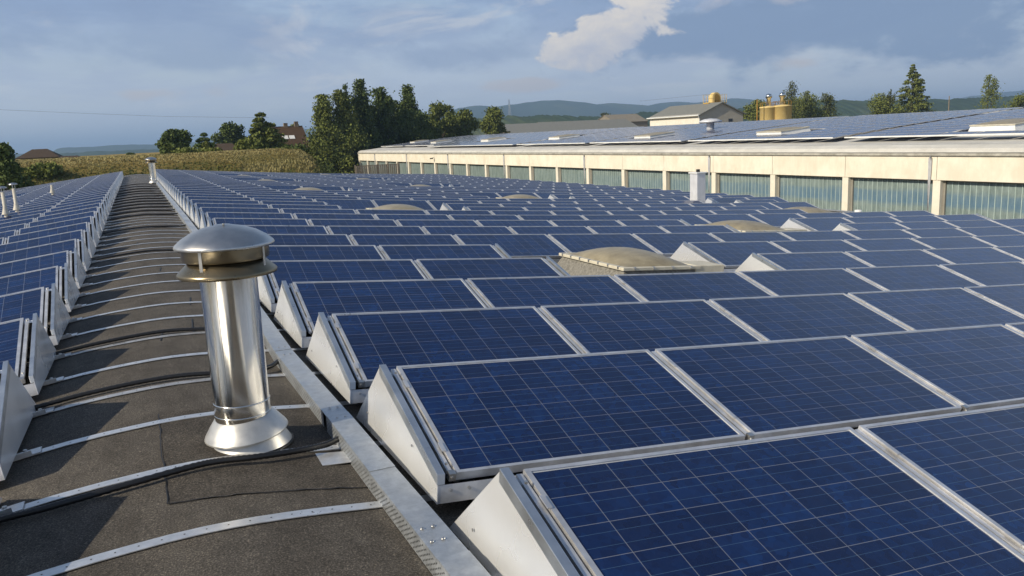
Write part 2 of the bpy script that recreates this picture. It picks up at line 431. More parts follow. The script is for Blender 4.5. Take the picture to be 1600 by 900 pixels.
# felt laps: thin raised seams and the repair patch by the flue
def strip(b, pts, w, z0=.004, th=.006):
    pts = [Vector((x, y, roofz(x)-GZ+z0)) for x, y in pts]
    for p, q in zip(pts, pts[1:]):
        t = (q-p); n = Vector((t.y, -t.x, 0)).normalized()*w/2
        b.add([p-n, p+n, q+n, q-n, p-n+Vector((0, 0, th)), p+n+Vector((0, 0, th)), q+n+Vector((0, 0, th)), q-n+Vector((0, 0, th))], [(0, 1, 2, 3), (4, 7, 6, 5), (0, 4, 5, 1), (1, 5, 6, 2), (2, 6, 7, 3), (3, 7, 4, 0)])
def dense(a, c, n, j=0.):
    return [(a[0]+(c[0]-a[0])*i/n + (random.uniform(-j, j) if 0 < i < n else 0), a[1]+(c[1]-a[1])*i/n + (random.uniform(-j, j) if 0 < i < n else 0)) for i in range(n+1)]
rs = random.Random(3)
for (x, y0, y1) in ((-1.13, 5.75, 6.15), (-.80, 7.4, 7.9), (-1.02, 10.2, 10.6), (-.86, 5.9, 6.6), (-1.3, 14, 14.5), (-.7, 18, 18.6)):
    b = MB(); strip(b, dense((x, y0), (x+.03, y1), 6, .004), .008, .003, .002); b.build('felt_seam', bitumen, factory)
b = MB(); strip(b, dense((-1.2, 2.205), (-1.2, 3.62), 22, .006), .0055, .006, .002); b.build('felt_seam', bitumen, factory)
b = MB(); strip(b, dense((-1.2, 2.2), (-.27, 2.045), 26, .006), .0065, .006, .002); b.build('felt_seam', bitumen, factory)
b = MB()
n = 14
xs = [-1.195+(.93)*i/n for i in range(n+1)]
for i in range(n):
    y0a = 2.205-.155*i/n; y0b = 2.205-.155*(i+1)/n
    b.add([(xs[i], y0a, roofz(xs[i])-GZ+.004), (xs[i+1], y0b, roofz(xs[i+1])-GZ+.004), (xs[i+1], 3.6, roofz(xs[i+1])-GZ+.004), (xs[i], 3.6, roofz(xs[i])-GZ+.004)], [(0, 1, 2, 3)])
b.build('repair_patch', felt_patch, factory, smooth=True)

# ------------------------------------------------------------------ solar panels
def panel_meshes(wd, ncol):
    b = MB(); L = .022; t = .042
    K = .019
    b.box(0, wd, 0, K, -t, 0); b.box(0, wd, PH-K, PH, -t, 0)
    b.box(0, L, K, PH-K, -t, -.0005); b.box(wd-L, wd, K, PH-K, -t, -.0005)
    fr = b.mesh('frame', alu)
    u1 = ncol/10
    g = MB().add([(L-.002, K-.002, -.006), (wd-L+.002, K-.002, -.006), (wd-L+.002, PH-K+.002, -.006), (L-.002, PH-K+.002, -.006)], [(0, 1, 2, 3)], 0, None, [[(0, 0), (u1, 0), (u1, 1), (0, 1)]])
    g.add([(L, L, -.03), (wd-L, L, -.03), (wd-L, PH-L, -.03), (L, PH-L, -.03)], [(3, 2, 1, 0)], 0, None, [[(0, 0), (u1, 0), (u1, 1), (0, 1)]])
    gl = g.mesh('cell_glass', cells)
    c = MB()
    c.box(-.014, .006, -.035, .035, .001, .007)
    cl = c.mesh('clamp', alu)
    return fr, gl, cl
FR, GL, CL = panel_meshes(PW, 10)
FL, GLL, CLL = panel_meshes(LW, 8)
def slopeR(x): return -TH + 2*A2*x
def matR(k, n):
    x = n*S; p = WR(x, k*P, 0); q = WR(x+PW, k*P, 0)
    e = -math.atan2(q.z-p.z, q.x-p.x)
    return Matrix.Translation(p) @ Matrix.Rotation(e, 4, 'Y') @ Matrix.Rotation(TILT, 4, 'X')
def matL(k, n):
    p = WL(n*LP+LW, LY0+k*P, 0); q = WL(n*LP, LY0+k*P, 0)
    e = -math.atan2(q.z-p.z, q.x-p.x)
    return Matrix.Translation(p) @ Matrix.Rotation(e, 4, 'Y') @ Matrix.Rotation(TILT, 4, 'X')
domes = [((4, 5), 2), ((11, 12), 2), ((18, 19), 2), ((25, 26), 2), ((31, 32), 2), ((7, 8), 6), ((15, 16), 6), ((22, 23), 6), ((29, 30), 6), ((36, 37), 6), ((10, 11), 10)]
missing = set()
for (rows, n0) in domes:
    for k in rows:
        for n in (n0, n0+1): missing.add((k, n))
for k in (13, 14):
    missing.add((k, 10))
for n in (11, 12): missing.discard((10, n))
missing.add((10, 11))
def ncols(k): return 12 if k < 14 else 13
KR = 38
missL = set()
for (rows, n0) in (((16, 17), 3), ((23, 24), 3)):
    for k in rows:
        for n in (n0, n0+1): missL.add((k, n))
KL0, KL1, NL = -4, 34, 8
def nearest_pt(o): return (o - CAM).length
cand = []
for k in range(-1, KR+1):
    for n in range(0, ncols(k)):
        if (k, n) in missing or (k == -1 and n > 3): continue
        M4 = matR(k, n); c = M4 @ Vector((PW/2, PH/2, 0)); cand.append(((c-CAM).length, 'R', k, n, M4, c))
for k in range(KL0, KL1+1):
    for n in range(NL):
        if (k, n) in missL: continue
        M4 = matL(k, n); c = M4 @ Vector((LW/2, PH/2, 0)); cand.append(((c-CAM).length, 'L', k, n, M4, c))
def inframe(c, mrg=60):
    d = c-CAM; z = d.dot(w_)
    if z < .3: return False
    x = 800+FPX*d.dot(r_)/z; y = 450-FPX*d.dot(u_)/z
    return -mrg < x < 1600+mrg and y < 900+mrg
def visible(kd, M4, wd):
    return any(inframe(M4 @ Vector((wd*i, PH*j, 0)), 5) for i in (0, .5, 1) for j in (0, .5, 1))
cand.sort(key=lambda q: q[0])
singles = []; rest = []
for q in cand:
    (singles if len(singles) < 300 and visible(q[1], q[4], PW if q[1] == 'R' else LW) else rest).append(q)
for dist, side, k, n, M4, c in singles:
    if side == 'R':
        lab = f"blue panel, {ORD[n]} from the walkway in {'the nearest cut-off' if k < 0 else ('nearest full' if k == 0 else ORD[k])} row on its right"
        nm = GL
    else:
        lab = f"blue panel, {ORD[n]} from the walkway in the {ORD[k-KL0]} row on its left"
    e = D.objects.new('solar_module', None); e.empty_display_size = .2; C.objects.link(e); e.matrix_basis = M4
    tag(e, lab, 'solar panel', 'solar panels in tilted rows on the near roof')
    inst('frame', FR if side == 'R' else FL, e); inst('cell_glass', GL if side == 'R' else GLL, e)
    if dist < 16 and n > 0 or dist < 9:
        for yy in (.20, .79): inst('clamp', CL, e, Matrix.Translation((0, yy, 0)))
def add_mesh(b, me, M4, mi, uvs=False):
    ul = me.uv_layers.get('UVMap'); o = len(b.v)
    for v in me.vertices: b.v.append(M4 @ v.co)
    for p in me.polygons:
        if ul: b.uv[len(b.f)] = [tuple(ul.data[i].uv) for i in p.loop_indices]
        b.f.append([o+i for i in p.vertices]); b.m.append(mi)
field = MB()
for dist, side, k, n, M4, c in rest:
    add_mesh(field, FR if side == 'R' else FL, M4, 0); add_mesh(field, GL if side == 'R' else GLL, M4, 1)

ECL = MB().box(-.003, .030, -.012, .020, -.035, .004).tube([(.013, -.018, -.018), (.013, -.008, -.018)], .008, 8).mesh('end_clamp', steel_dull)
RAIL = MB().box(.002, .026, .008, PH-.012, -.028, -.010).mesh('rail', alu)
# ------------------------------------------------------------------ racks that carry each run of panels
def polyx(side, x0, x1):
    n = max(2, int(abs(x1-x0)/3)+1)
    return [x0+(x1-x0)*i/n for i in range(n+1)]
def WF(side): return WR if side == 'R' else WL
def rack(side, k, x0, x1, label, near, group):
    """x0..x1 along the slope; y origin at the front edge of the row"""
    y = k*P if side == 'R' else LY0+k*P
    F = WF(side); fl = 1 if side == 'R' else -1
    root = empty('mounting_rack', F(x0, y, -.15), label, 'mounting rack', group)
    o = F(x0, y, -.15)
    def L(x, yy, z): return F(x, y+yy, z) - o
    yt, zt = PH*cT, PH*sT
    b = MB()
    xs = polyx(side, x0-.092, x1+.092)
    for a, c in zip(xs, xs[1:]):
        # front fascia, back plate
        b.add([L(a, -.006, -.135), L(c, -.006, -.135), L(c, -.006, -.048), L(a, -.006, -.048)], [(0, 1, 2, 3) if fl > 0 else (3, 2, 1, 0)])
        b.add([L(a, -.006, -.135), L(c, -.006, -.135), L(c, .10, -.14), L(a, .10, -.14)], [(0, 1, 2, 3)])
    b.build('front_fascia', alu, root)
    b = MB()
    for a, c in zip(xs, xs[1:]):
        b.add([L(a, yt+.005, zt-.035), L(c, yt+.005, zt-.035), L(c, 1.44, -.165), L(a, 1.44, -.165)], [(0, 1, 2, 3)])
        b.add([L(a, yt-.03, zt-.048), L(c, yt-.03, zt-.048), L(c, yt+.005, zt-.035), L(a, yt+.005, zt-.035)], [(0, 1, 2, 3)])
    b.build('back_plate', alu_sheet, root)
    for (xe, sg) in ((x0, -1), (x1, 1)):
        if sg > 0 and side == 'R' and near is False: continue
        xx = xe+sg*.094
        # side plate: triangular sheet with a folded lip
        poly = [L(xx, -.008, -.135), L(xx, -.008, .0), L(xx, .955, .268), L(xx, 1.455, -.172)]
        off = L(xx+sg*-.004, 0, 0)-L(xx, 0, 0)
        pb = MB().prism(poly, (0, 0, 0), off)
        fixn(pb.build('side_plate', alu_sheet, root))
        # cap bar along the top edge
        cb = MB(); a = xx-sg*.0045; c = a-sg*-.0; 
        d0, d1 = (xx+sg*.004, xx-sg*(.034 if side == 'R' else .024))
        sec = [(-.012, -.045), (-.012, .006), (.958, .276), (.958, .222)]
        ya = [L(d0, q[0], q[1]) for q in sec]; yb = [L(d1, q[0], q[1]) for q in sec]
        cb.add(ya+yb, [(0, 1, 2, 3), (7, 6, 5, 4), (0, 4, 5, 1), (1, 5, 6, 2), (2, 6, 7, 3), (3, 7, 4, 0)])
        fixn(cb.build('cap_bar', alu_bar, root, bevel=.002 if near else 0))
    # rails up the slope beneath the joints
    step = S if side == 'R' else LP
    gapw = GAP if side == 'R' else LP-LW
    a0, a1 = int(round(x0/step)), int(round((x1+gapw)/step))
    for i in range(a0, a1+1):
        if side == 'R':
            M4 = matR(k, i-1) @ Matrix.Translation((PW+.012, 0, 0)) if i == a1 else matR(k, i) @ Matrix.Translation((-.036, 0, 0))
        else:
            M4 = matL(k, i-1) @ Matrix.Translation((-.036, 0, 0)) if i == a1 else matL(k, i) @ Matrix.Translation((LW+.010, 0, 0))
        inst('rail', RAIL, root, Matrix.Translation(-o) @ M4)
        if k < 3 and side == 'R' or side == 'L' and k < 1: inst('end_clamp', ECL, root, Matrix.Translation(-o) @ M4)
    if near:
        # bolts on cap and clamp ends
        bb = MB()
        for (s_, xo) in ((.06, -.03), (.90, -.03)):
            p = L(x0+xo, s_*cT, s_*sT+.004)
            bb.lathe([(0, .010), (.007, .010), (.007, 0)], 8, tuple(p))
        bb.build('bolt', steel_dull, root)
        if k < 5 and side == 'R':
            for dx in (-.03, .06):
                q = L(x0+dx, -.008, -.075); MB().tube([q, q+Vector((0, -.006, 0))], .008, 8).build('screw', steel_dull, root)
            for (yy, zz) in ((.35, .02), (1.18, -.06)):
                q = L(x0-.099, yy, zz); MB().tube([q, q+Vector((-.004, 0, 0))], .007, 8).build('screw', steel_dull, root)
    return root
def runs(k, side):
    N_ = ncols(k) if side == 'R' else NL; ms = missing if side == 'R' else missL
    out = []; cur = None
    for n in range(N_+1):
        ok = n < N_ and (k, n) not in ms
        if k == 10 and side == 'R' and n >= 11: ok = False
        if ok and cur is None: cur = n
        if not ok and cur is not None: out.append((cur, n)); cur = None
    return out
for k in range(-1, KR+1):
    for i, (a, c) in enumerate(runs(k, 'R')):
        if k == -1: c = min(c, 4)
        nm = 'nearest cut-off' if k < 0 else ('nearest full' if k == 0 else ORD[k])
        lab = (f"aluminium rack under the {nm} row right of the walkway" if i == 0 else f"aluminium rack resuming the {nm} right-hand row beyond skylight gap {'one' if i == 1 else 'two'}")
        if i: lab = f"aluminium rack with white end triangle, {nm} right-hand row, {'right of its first gap' if i == 1 else 'right of its second gap'}"
        rack('R', k, a*S, (c-1)*S+PW, lab, k < 9, 'racks under the right-hand rows')
for k in range(KL0, KL1+1):
    for i, (a, c) in enumerate(runs(k, 'L')):
        lab = f"aluminium rack under the {ORD[k-KL0]} row left of the walkway" + ('' if i == 0 else ', part beyond its skylight')
        rack('L', k, a*LP, (c-1)*LP+LW, lab, k < 5, 'racks under the left-hand rows')
# base rails lying on the felt under the racks
for i, x in enumerate((.12, 1.9, 3.6, 5.3)):
    p = WR(x, 0, -.19); e = empty('base_rail', p, None, 'rail', 'rails lying lengthwise under the panels')
    e['label'] = ['galvanised rail on the felt beneath the panel ends nearest the walkway', 'galvanised rail under the joint of first and second panels', 'galvanised rail under the joint of second and third panels', 'galvanised rail under the joint of third and fourth panels'][i]
    MB().box(0, .07, -3, 61, 0, .035).build('channel', galv, e)

# ------------------------------------------------------------------ straps over the crest
strap_spots = [1.83+.814*i for i in range(-1, 74)]
cable_at = {1: .06, 3: .03, 5: .03, 13: .03, 23: .03, 25: .03, 26: .03, 28: .03, 31: .03, 32: .03, 34: .03, 36: .03, 37: .03, 39: .03, 41: .03, 43: .03, 46: .03}
def strap_mesh():
    b = MB(); w = .068; xs_ = [-2.12+(2.12-.02)*i/30 for i in range(31)]
    hole = MB()
    for a, c in zip(xs_, xs_[1:]):
        za, zc = roofz(a)+.006, roofz(c)+.006
        b.add([(a, -w/2, za), (c, -w/2, zc), (c, w/2, zc), (a, w/2, za), (a, -w/2, za+.004), (c, -w/2, zc+.004), (c, w/2, zc+.004), (a, w/2, za+.004)],
              [(3, 2, 1, 0), (4, 5, 6, 7), (0, 1, 5, 4), (2, 3, 7, 6)])
    for i in range(19):
        x = -1.85+i*.088; z = roofz(x)+.0112
        b.lathe([(0.0, 0), (.0042, 0)], 8, (x, 0, z), 1)
    end = MB()
    # overlapping end plate and bolt on the left side
    sl = math.atan(.15)
    T4 = Matrix.Translation((-1.98, 0, roofz(-1.98)+.014)) @ Matrix.Rotation(-sl, 4, 'Y')
    end.box(-.16, .16, -.05, .05, 0, .006, 0, T4); end.box(-.16, .12, -.05, -.042, .006, .03, 0, T4)
    blt = MB().lathe([(0, .022), (.011, .022), (.011, .008), (.018, .008), (.018, 0)], 8, (-1.9, 0, roofz(-1.9)+.02))
    return b.mesh('band', [alu_strap, bitumen]), end.mesh('end_plate', alu_strap), blt.mesh('bolt', steel_dull)
SB, SE, SBt = strap_mesh()
rs = random.Random(11)
for i, y in enumerate(strap_spots):
    if y > 62: break
    e = empty('roof_strap', (0, y + (rs.uniform(-.02, .02) if i > 4 else 0), 0), None, 'metal strap', 'metal straps bent over the roof crest')
    if i == 0: continue_lab = 'aluminium strap over the felt at the very front, at the frame edge'
    lab = ['aluminium strap just in front of the frame, nearest of all', 'wide pale strap with screw holes in the foreground', 'strap under the thick cable in front of the big flue', 'strap passing just behind the foot of the big flue'][i] if i < 4 else f"thin aluminium strap over the crest, {ORD[i] if i < 40 else 'far one near the roof end'} from the front"
    if i >= 20: lab = 'thin distant aluminium strap over the crest of the felt walkway'
    e['label'] = lab
    inst('band', SB, e)
    if i < 30:
        pl = inst('end_plate', SE, e)
        if i < 12: inst('bolt', SBt, pl)

# ------------------------------------------------------------------ black corrugated conduits
def cable(name, pts, r, label, ribs):
    n = 160 if ribs else 24
    P_ = [Vector(q) for q in pts]
    # catmull rom
    out = []
    for i in range(n+1):
        t = i/n*(len(P_)-1); k = min(int(t), len(P_)-2); f = t-k
        p0, p1, p2, p3 = P_[max(k-1, 0)], P_[k], P_[k+1], P_[min(k+2, len(P_)-1)]
        out.append(.5*((2*p1)+(p2-p0)*f+(2*p0-5*p1+4*p2-p3)*f*f+(3*p1-p0-3*p2+p3)*f**3))
    if ribs:
        rr = [r*(1.0 if i % 2 else .86) for i in range(n+1)]
    else: rr = r
    o = MB().tube(out, rr, 12, 0).build(name, cable_mat, None, smooth=True)
    return tag(o, label, 'cable', 'black conduits crossing the walkway')
def zc(x, h): return roofz(x)+h
def on_roof(px, py, h):
    a = at(px, py, 1.0)-CAM; t = 0.
    for i in range(4000):
        t += .0006*(1+t); q = CAM+a*t
        if q.z < roofz(q.x)+h: return q

y = 2.68
cable('cable_conduit', [on_roof(px, py, h) for px, py, h in ((-120, 845, .03), (0, 812, .03), (60, 797, .03), (110, 783, .03), (200, 757, .032), (300, 729, .034), (345, 720, .04), (400, 714, .045), (460, 705, .045), (500, 697, .045), (518, 691, .05), (532, 680, .055))] + [Vector((-.25, 2.98, zc(-.25, .055)))], .0175, 'thick black corrugated conduit passing in front of the big flue', True)
for i, (yy, rr, lab) in enumerate(((4.36, .017, 'black conduit crossing just behind the big flue, second from the front'), (5.98, .017, 'black conduit third from the front, behind the flue tube'),
     (12.55, .016, 'black conduit level with the flue cap, fourth from the front'), (17.2, .018, 'black conduit fifth from the front on the walkway'), (21.0, .02, 'heavy dark conduit with free end rising to the tray, sixth back'), (22.6, .02, 'heavy dark conduit, seventh back on the walkway'))):
    d = rs.uniform(-.05, .05)
    cable('cable_conduit', [(-2.5, yy-.05, zc(-2.5, .06)), (-2.1, yy, zc(-2.1, .04)), (-1.6, yy+.03+d, zc(-1.6, .03)), (-1.1, yy+.02, zc(-1.1, .032)), (-.7, yy-.03+d, zc(-.7, .032)), (-.45, yy+.02, zc(-.45, .04)), (-.33, yy+.2, zc(-.33, .05)), (-.2, yy+.38, zc(-.2, .05))], rr, lab, i < 2)
for yy in (24.2, 25.8, 27.4, 29.1, 30.9, 33.0, 35.1, 37.6, 40.4, 43.5):
    cable('cable_conduit', [(-2.2, yy, zc(-2.2, .04)), (-1.6, yy, zc(-1.6, .03)), (-1.1, yy, zc(-1.1, .03)), (-.6, yy, zc(-.6, .035)), (-.22, yy+.3, zc(-.22, .05))], .022, 'small dark conduit far along the walkway, one of many alike', False)

# ------------------------------------------------------------------ cable tray beside the right-hand rows
tray = empty('cable_tray', (-.26, 0, roofz(-.26)), 'galvanised cable tray with perforated side running along right of walkway', 'cable tray')
tx, tz = -.26, roofz(-.26)
joints = [(a_, b_-.048) for a_, b_ in [(-1.2, -.24), (.72, -.247), (1.06, -.25), (2.0, -.262), (2.93, -.27), (4.66, -.30), (6.6, -.27), (8.6, -.27), (12, -.262), (18, -.25), (26, -.24), (38, -.24), (50, -.24), (61, -.24)]]
W_ = .128; H_ = .108
for i, ((ya, xa), (yb, xb)) in enumerate(zip(joints, joints[1:])):
    up = .004 if i % 2 else .0
    b = MB()
    b.prism([(xa-tx, ya, H_-.004+up), (xa-tx+W_, ya, H_-.004+up), (xb-tx+W_, yb, H_-.004+up), (xb-tx, yb, H_-.004+up)], (0, 0, 0), (0, 0, .003))
    b.prism([(xa-tx+W_-.003, ya, .012), (xa-tx+W_, ya, .012), (xb-tx+W_, yb, .012), (xb-tx+W_-.003, yb, .012)], (0, 0, 0), (0, 0, H_-.016+up))
    fixn(b.build('lid', galv, tray))
    b = MB(); ys = ya+ (.16 if i == 5 else (.11 if i == 4 else 0))
    ys = ya + (.10 if i in (1, 4) else 0)
    b.prism([(xa-tx-.001, ys, .01), (xa-tx+.002, ys, .01), (xb-tx+.002, yb, .01), (xb-tx-.001, yb, .01)], (0, 0, 0), (0, 0, H_-.0155+up))
    if ya < 9:
        hb = b; nn = int((yb-ys)/.020)
        for j in range(nn):
            yy = ys+.010+j*.020; xx = xa+(xb-xa)*(yy-ya)/(yb-ya)
            for q in range(4):
                zz = .022+q*.022 + (.0115 if j % 2 else 0)
                if zz > H_-.014: continue
                vs = [(xx-tx-.0025, yy+.0044*math.cos(a_), zz+.0044*math.sin(a_)) for a_ in [k*math.pi/3 for k in range(6)]]
                hb.add(vs, [(0, 1, 2, 3, 4, 5)], 1)
    fixn(b.build('side', [galv, bitumen], tray))
for yy in (1.2, 1.32, 2.85, 3.05, 4.5, 4.75, 6.5, 6.7):
    for dx in (.028, .075): MB().lathe([(0, .005), (.006, .004), (.009, 0)], 10, (dx - (.04 if yy < 4 else .07), yy, H_+.003)).build('rivet', steel_dull, tray, smooth=True)
b = MB()
b.prism([(-.50, 2.60, .008), (-.27, 2.52, .008), (-.27, 2.36, .008), (-.47, 2.40, .008)], (0, 0, roofz(-.4)), (0, 0, roofz(-.4)+.003))
o = fixn(b.build('metal_offcut', alu_strap)); tag(o, 'pale bent sheet metal offcut lying under the conduit beside the tray', 'metal sheet')

# ------------------------------------------------------------------ stainless flues
def flue(loc, sc, label, tilt=0.):
    root = empty('roof_flue', loc, label, 'flue', 'capped metal flues on the walkway')
    root.scale = (sc, sc, sc)
    n = 48
    MB().lathe([(.148, .16), (.148, .985)], n).build('tube', steel, root, True)
    b = MB(); an = -2.15; b.box(-.004, .004, -.0012, .0012, .27, .98, 0, Matrix.Translation((.1485*math.cos(an), .1485*math.sin(an), 0)) @ Matrix.Rotation(an+math.pi/2, 4, 'Z')); b.build('folded_seam', steel, root)
    MB().lathe([(.20, -.012), (.232, -.005), (.238, .004), (.225, .010), (.20, .008)], n, (.02, 0, 0)).build('sealant', bitumen, root, True)
    # seam rings
    b = MB()
    for z in (.195, .262): b.lathe([(.1482, z-.005), (.1512, z-.002), (.1512, z+.002), (.1482, z+.005)], n)
    b.lathe([(.1485, .16), (.1492, .19), (.1492, .255), (.1485, .262)], n)
    b.build('joint_ring', steel, root, True)
    T1 = Matrix.Translation((0, 0, .18)) @ Matrix.Rotation(R(2), 4, 'X') @ Matrix.Rotation(R(-5), 4, 'Y')
    prof_ = [(.150, .0), (.158, -.006), (.19, -.048), (.222, -.095), (.226, -.103), (.222, -.107), (.15, -.085)]
    MB().lathe(prof_, n, mat=T1).build('storm_collar', lead, root, True)
    T2 = Matrix.Translation((.025, .0, .08)) @ Matrix.Rotation(R(-3), 4, 'Y')
    MB().lathe([(.150, .05), (.165, .02), (.20, -.045), (.214, -.075), (.218, -.082), (.212, -.10)], n, mat=T2).build('base_cone', lead, root, True)
    # conical deflector with turned rim
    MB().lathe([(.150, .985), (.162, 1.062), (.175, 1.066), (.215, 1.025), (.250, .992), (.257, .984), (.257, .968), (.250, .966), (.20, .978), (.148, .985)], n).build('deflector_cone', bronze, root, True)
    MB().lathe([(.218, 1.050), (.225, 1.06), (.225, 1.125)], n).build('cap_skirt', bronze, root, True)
    MB().lathe([(.0, 1.235), (.035, 1.234), (.05, 1.230), (.11, 1.218), (.17, 1.196), (.22, 1.166), (.252, 1.138), (.258, 1.126), (.255, 1.118), (.225, 1.116), (.14, 1.10), (0, 1.10)], n).build('cap', steel_dull, root, True)
    for k in range(4):
        a = k*math.pi/2+.9
        b = MB(); p = (math.cos(a)*.226, math.sin(a)*.226)
        b.box(-.009, .009, -.0015, .0015, 0, .14, 0, Matrix.Translation((p[0], p[1], .985)) @ Matrix.Rotation(a+math.pi/2, 4, 'Z'))
        b.build('strut', steel_dull, root)
    b = MB(); b.lathe([(0, .012), (.006, .01), (.006, 0)], 8, (-.0, -.05, 1.232)); b.build('screw', steel_dull, root)
    return root
flue((-.775, 2.86, roofz(-.775)-.005), .985, 'big shiny stainless flue with domed cap in the foreground')
flue((-.38, 44.5, roofz(-.38)), 1.12, 'distant shiny flue with domed cap at the far end of the walkway')

# small vent pipes on the left roof
vent_mat = simple('beige_vent_pipe', (.46, .43, .36), (.60, .56, .48), 3, .5)
def vent_pipe(px, pyb, pyt, Y, label, hat, r=.045):
    a = at(px, pyb, Y); t = at(px, pyt, Y); h = t.z-a.z
    root = empty('vent_pipe', a, label, 'vent pipe', 'thin vent pipes on the left roof')
    MB().lathe([(r, -.6), (r, h), (r*.8, h), (r*.8, h-.1)], 16).build('pipe', vent_mat, root, True)
    MB().lathe([(r*2.2, -.03), (r*1.5, .06), (r*1.02, .16)], 16).build('collar', vent_mat, root, True)
    if hat:
        MB().lathe([(0, h+.16), (r*1.6, h+.15), (r*2.6, h+.12), (r*2.6, h+.10), (0, h+.10)], 16).build('hat', steel_dull, root, True)
        b = MB()
        for k in range(3):
            an = k*2.1; b.box(-.006, .006, -.006, .006, h-.02, h+.11, 0, Matrix.Translation((r*.9*math.cos(an), r*.9*math.sin(an), 0)))
        b.build('hat_leg', steel_dull, root)
vent_pipe(9, 333, 300, 23.5, 'pale vent pipe with flat hat, at the left frame edge', True)
vent_pipe(26, 326, 294, 25.5, 'pale vent pipe with flat hat, second from the left frame edge', True)
vent_pipe(82, 300, 289, 35, 'short hatless vent pipe farther back on the left roof', False)

# ------------------------------------------------------------------ skylights
def skylight(loc, mat3, wx, wy, rise, label, group, box=False, hb=.22, far=False, curb=None):
    root = empty('skylight', loc, label, 'skylight', group); root.rotation_euler = mat3
    b = MB()
    h0, h1 = -.02-hb, .0
    e = .12
    pts0 = [(-wx/2-e, -wy/2-e, h0), (wx/2+e, -wy/2-e, h0), (wx/2+e, wy/2+e, h0), (-wx/2-e, wy/2+e, h0)]
    pts1 = [(-wx/2+.02, -wy/2+.02, h1), (wx/2-.02, -wy/2+.02, h1), (wx/2-.02, wy/2-.02, h1), (-wx/2+.02, wy/2-.02, h1)]
    b.add(pts0+pts1, [(0, 1, 5, 4), (1, 2, 6, 5), (2, 3, 7, 6), (3, 0, 4, 7)])
    b.build('curb', curb or curb_mat, root)
    b = MB(); t = .055
    for (x0, x1, y0, y1) in ((-wx/2-.03, wx/2+.03, -wy/2-.03, -wy/2+t), (-wx/2-.03, wx/2+.03, wy/2-t, wy/2+.03), (-wx/2-.03, -wx/2+t, -wy/2+t, wy/2-t), (wx/2-t, wx/2+.03, -wy/2+t, wy/2-t)):
        b.box(x0, x1, y0, y1, .0, .045)
    rb_ = b
    g = MB(); n = 14
    for j in range(n+1):
        for i in range(n+1):
            u, v = i/n*2-1, j/n*2-1
            z = rise*(max(0, (1-abs(u)**2.3))**.8)*(max(0, (1-abs(v)**2.3))**.8)
            g.v.append(Vector((u*(wx/2-t), v*(wy/2-t), .040+z)))
    for j in range(n):
        for i in range(n):
            a = j*(n+1)+i; g.f.append([a, a+1, a+n+2, a+n+1]); g.m.append(0)
    g.build('dome', dome_mat, root, smooth=True)
    if not far:
        c = rb_
        for i in range(7):
            x = -wx/2-.034; yy = -wy/2+.1+i*(wy-.2)/6
            c.box(x-.008, x+.03, yy-.015, yy+.015, .012, .052, 1)
        for i in range(4):
            x = -wx/2+.15+i*(wx-.3)/3
            c.box(x-.015, x+.015, -wy/2-.042, -wy/2, .012, .052, 1)
    rb_.build('rim', [dome_rim, steel_dull], root, bevel=.006)
    if box:
        MB().box(wx/2-.05, wx/2+.44, -wy/2-.02, -wy/2+.5, -.14, .05).build('opener_box', dome_rim, root, bevel=.008)
    return root
gnames = 'domed skylights on the right-hand roof'
labs = {(4, 2): 'tan domed skylight with pale rim, nearest and largest of them', (11, 2): 'tan domed skylight, second back in the column nearest the walkway', (18, 2): 'tan domed skylight, third back in the column nearest the walkway',
        (25, 2): 'tan domed skylight, fourth back in the column nearest the walkway', (31, 2): 'tan domed skylight, farthest in the column nearest the walkway',
        (7, 6): 'tan domed skylight, nearest in the middle column, right of centre', (15, 6): 'tan domed skylight, second back in the middle column', (22, 6): 'tan domed skylight, third back in the middle column',
        (29, 6): 'tan domed skylight, fourth back in the middle column', (36, 6): 'tan domed skylight, farthest in the middle column', (10, 10): 'tan domed skylight half hidden near the right roof edge, before hall windows'}
SKY_OFF = {(4, 2): (5.24, 8.42), (7, 6): (11.75, 13.55), (11, 2): (5.25, 19.75), (10, 10): (19.2, 19.2), (15, 6): (12.3, 26.9), (18, 2): (5.1, 31.6)}
for (rows, n0) in domes:
    k = rows[0]; x = n0*S+S*.93; yy = k*P + 1.05*P + .22
    if (k, n0) in SKY_OFF: x, yy = SKY_OFF[(k, n0)]
    p = WR(x, yy, .055 if (k, n0) != (10, 10) else -.03); sl = -math.atan(math.tan(slopeR(x)))
    skylight(p, (0, -slopeR(x), 0), (1.22 if k == 4 else 1.36), 1.78, .165, labs[(k, n0)], gnames, (k, n0) in ((4, 2), (7, 6)), .26, k > 12)
for i, (rows, n0) in enumerate((((16, 17), 3), ((23, 24), 3))):
    p = WL(n0*LP+1.4, LY0+rows[0]*P+1.6, .08)
    skylight(p, (0, -math.atan(LS), 0), 1.45, 1.85, .22, ['nearer tan skylight on the left roof behind the vent pipes', 'farther tan skylight on the left roof'][i], 'domed skylights on the left-hand roof', False, .26, True)

# sheet-metal ventilation box and a white stub
vb = empty('ventilation_shaft', WR(17.75, 23.1, -.2), 'tall square grey metal ventilation shaft standing among the panels', 'vent shaft')
MB().box(-.19, .19, -.22, .22, 0, 1.40).build('shaft', sheet_grey, vb, bevel=.01)
MB().box(-.23, .23, -.26, .26, 1.402, 1.45).build('top_cap', white_cap, vb, bevel=.008)
MB().box(-.03, .07, -.05, .05, 1.452, 1.55).build('cap_vent', bitumen, vb)
st = empty('white_vent_stub', WR(19.9, 17.6, -.2), 'short white vent stub at right roof edge in front of windows', 'vent pipe')
MB().lathe([(.11, 0), (.11, .36), (.0, .37)], 20).build('stub', white_cap, st, True)

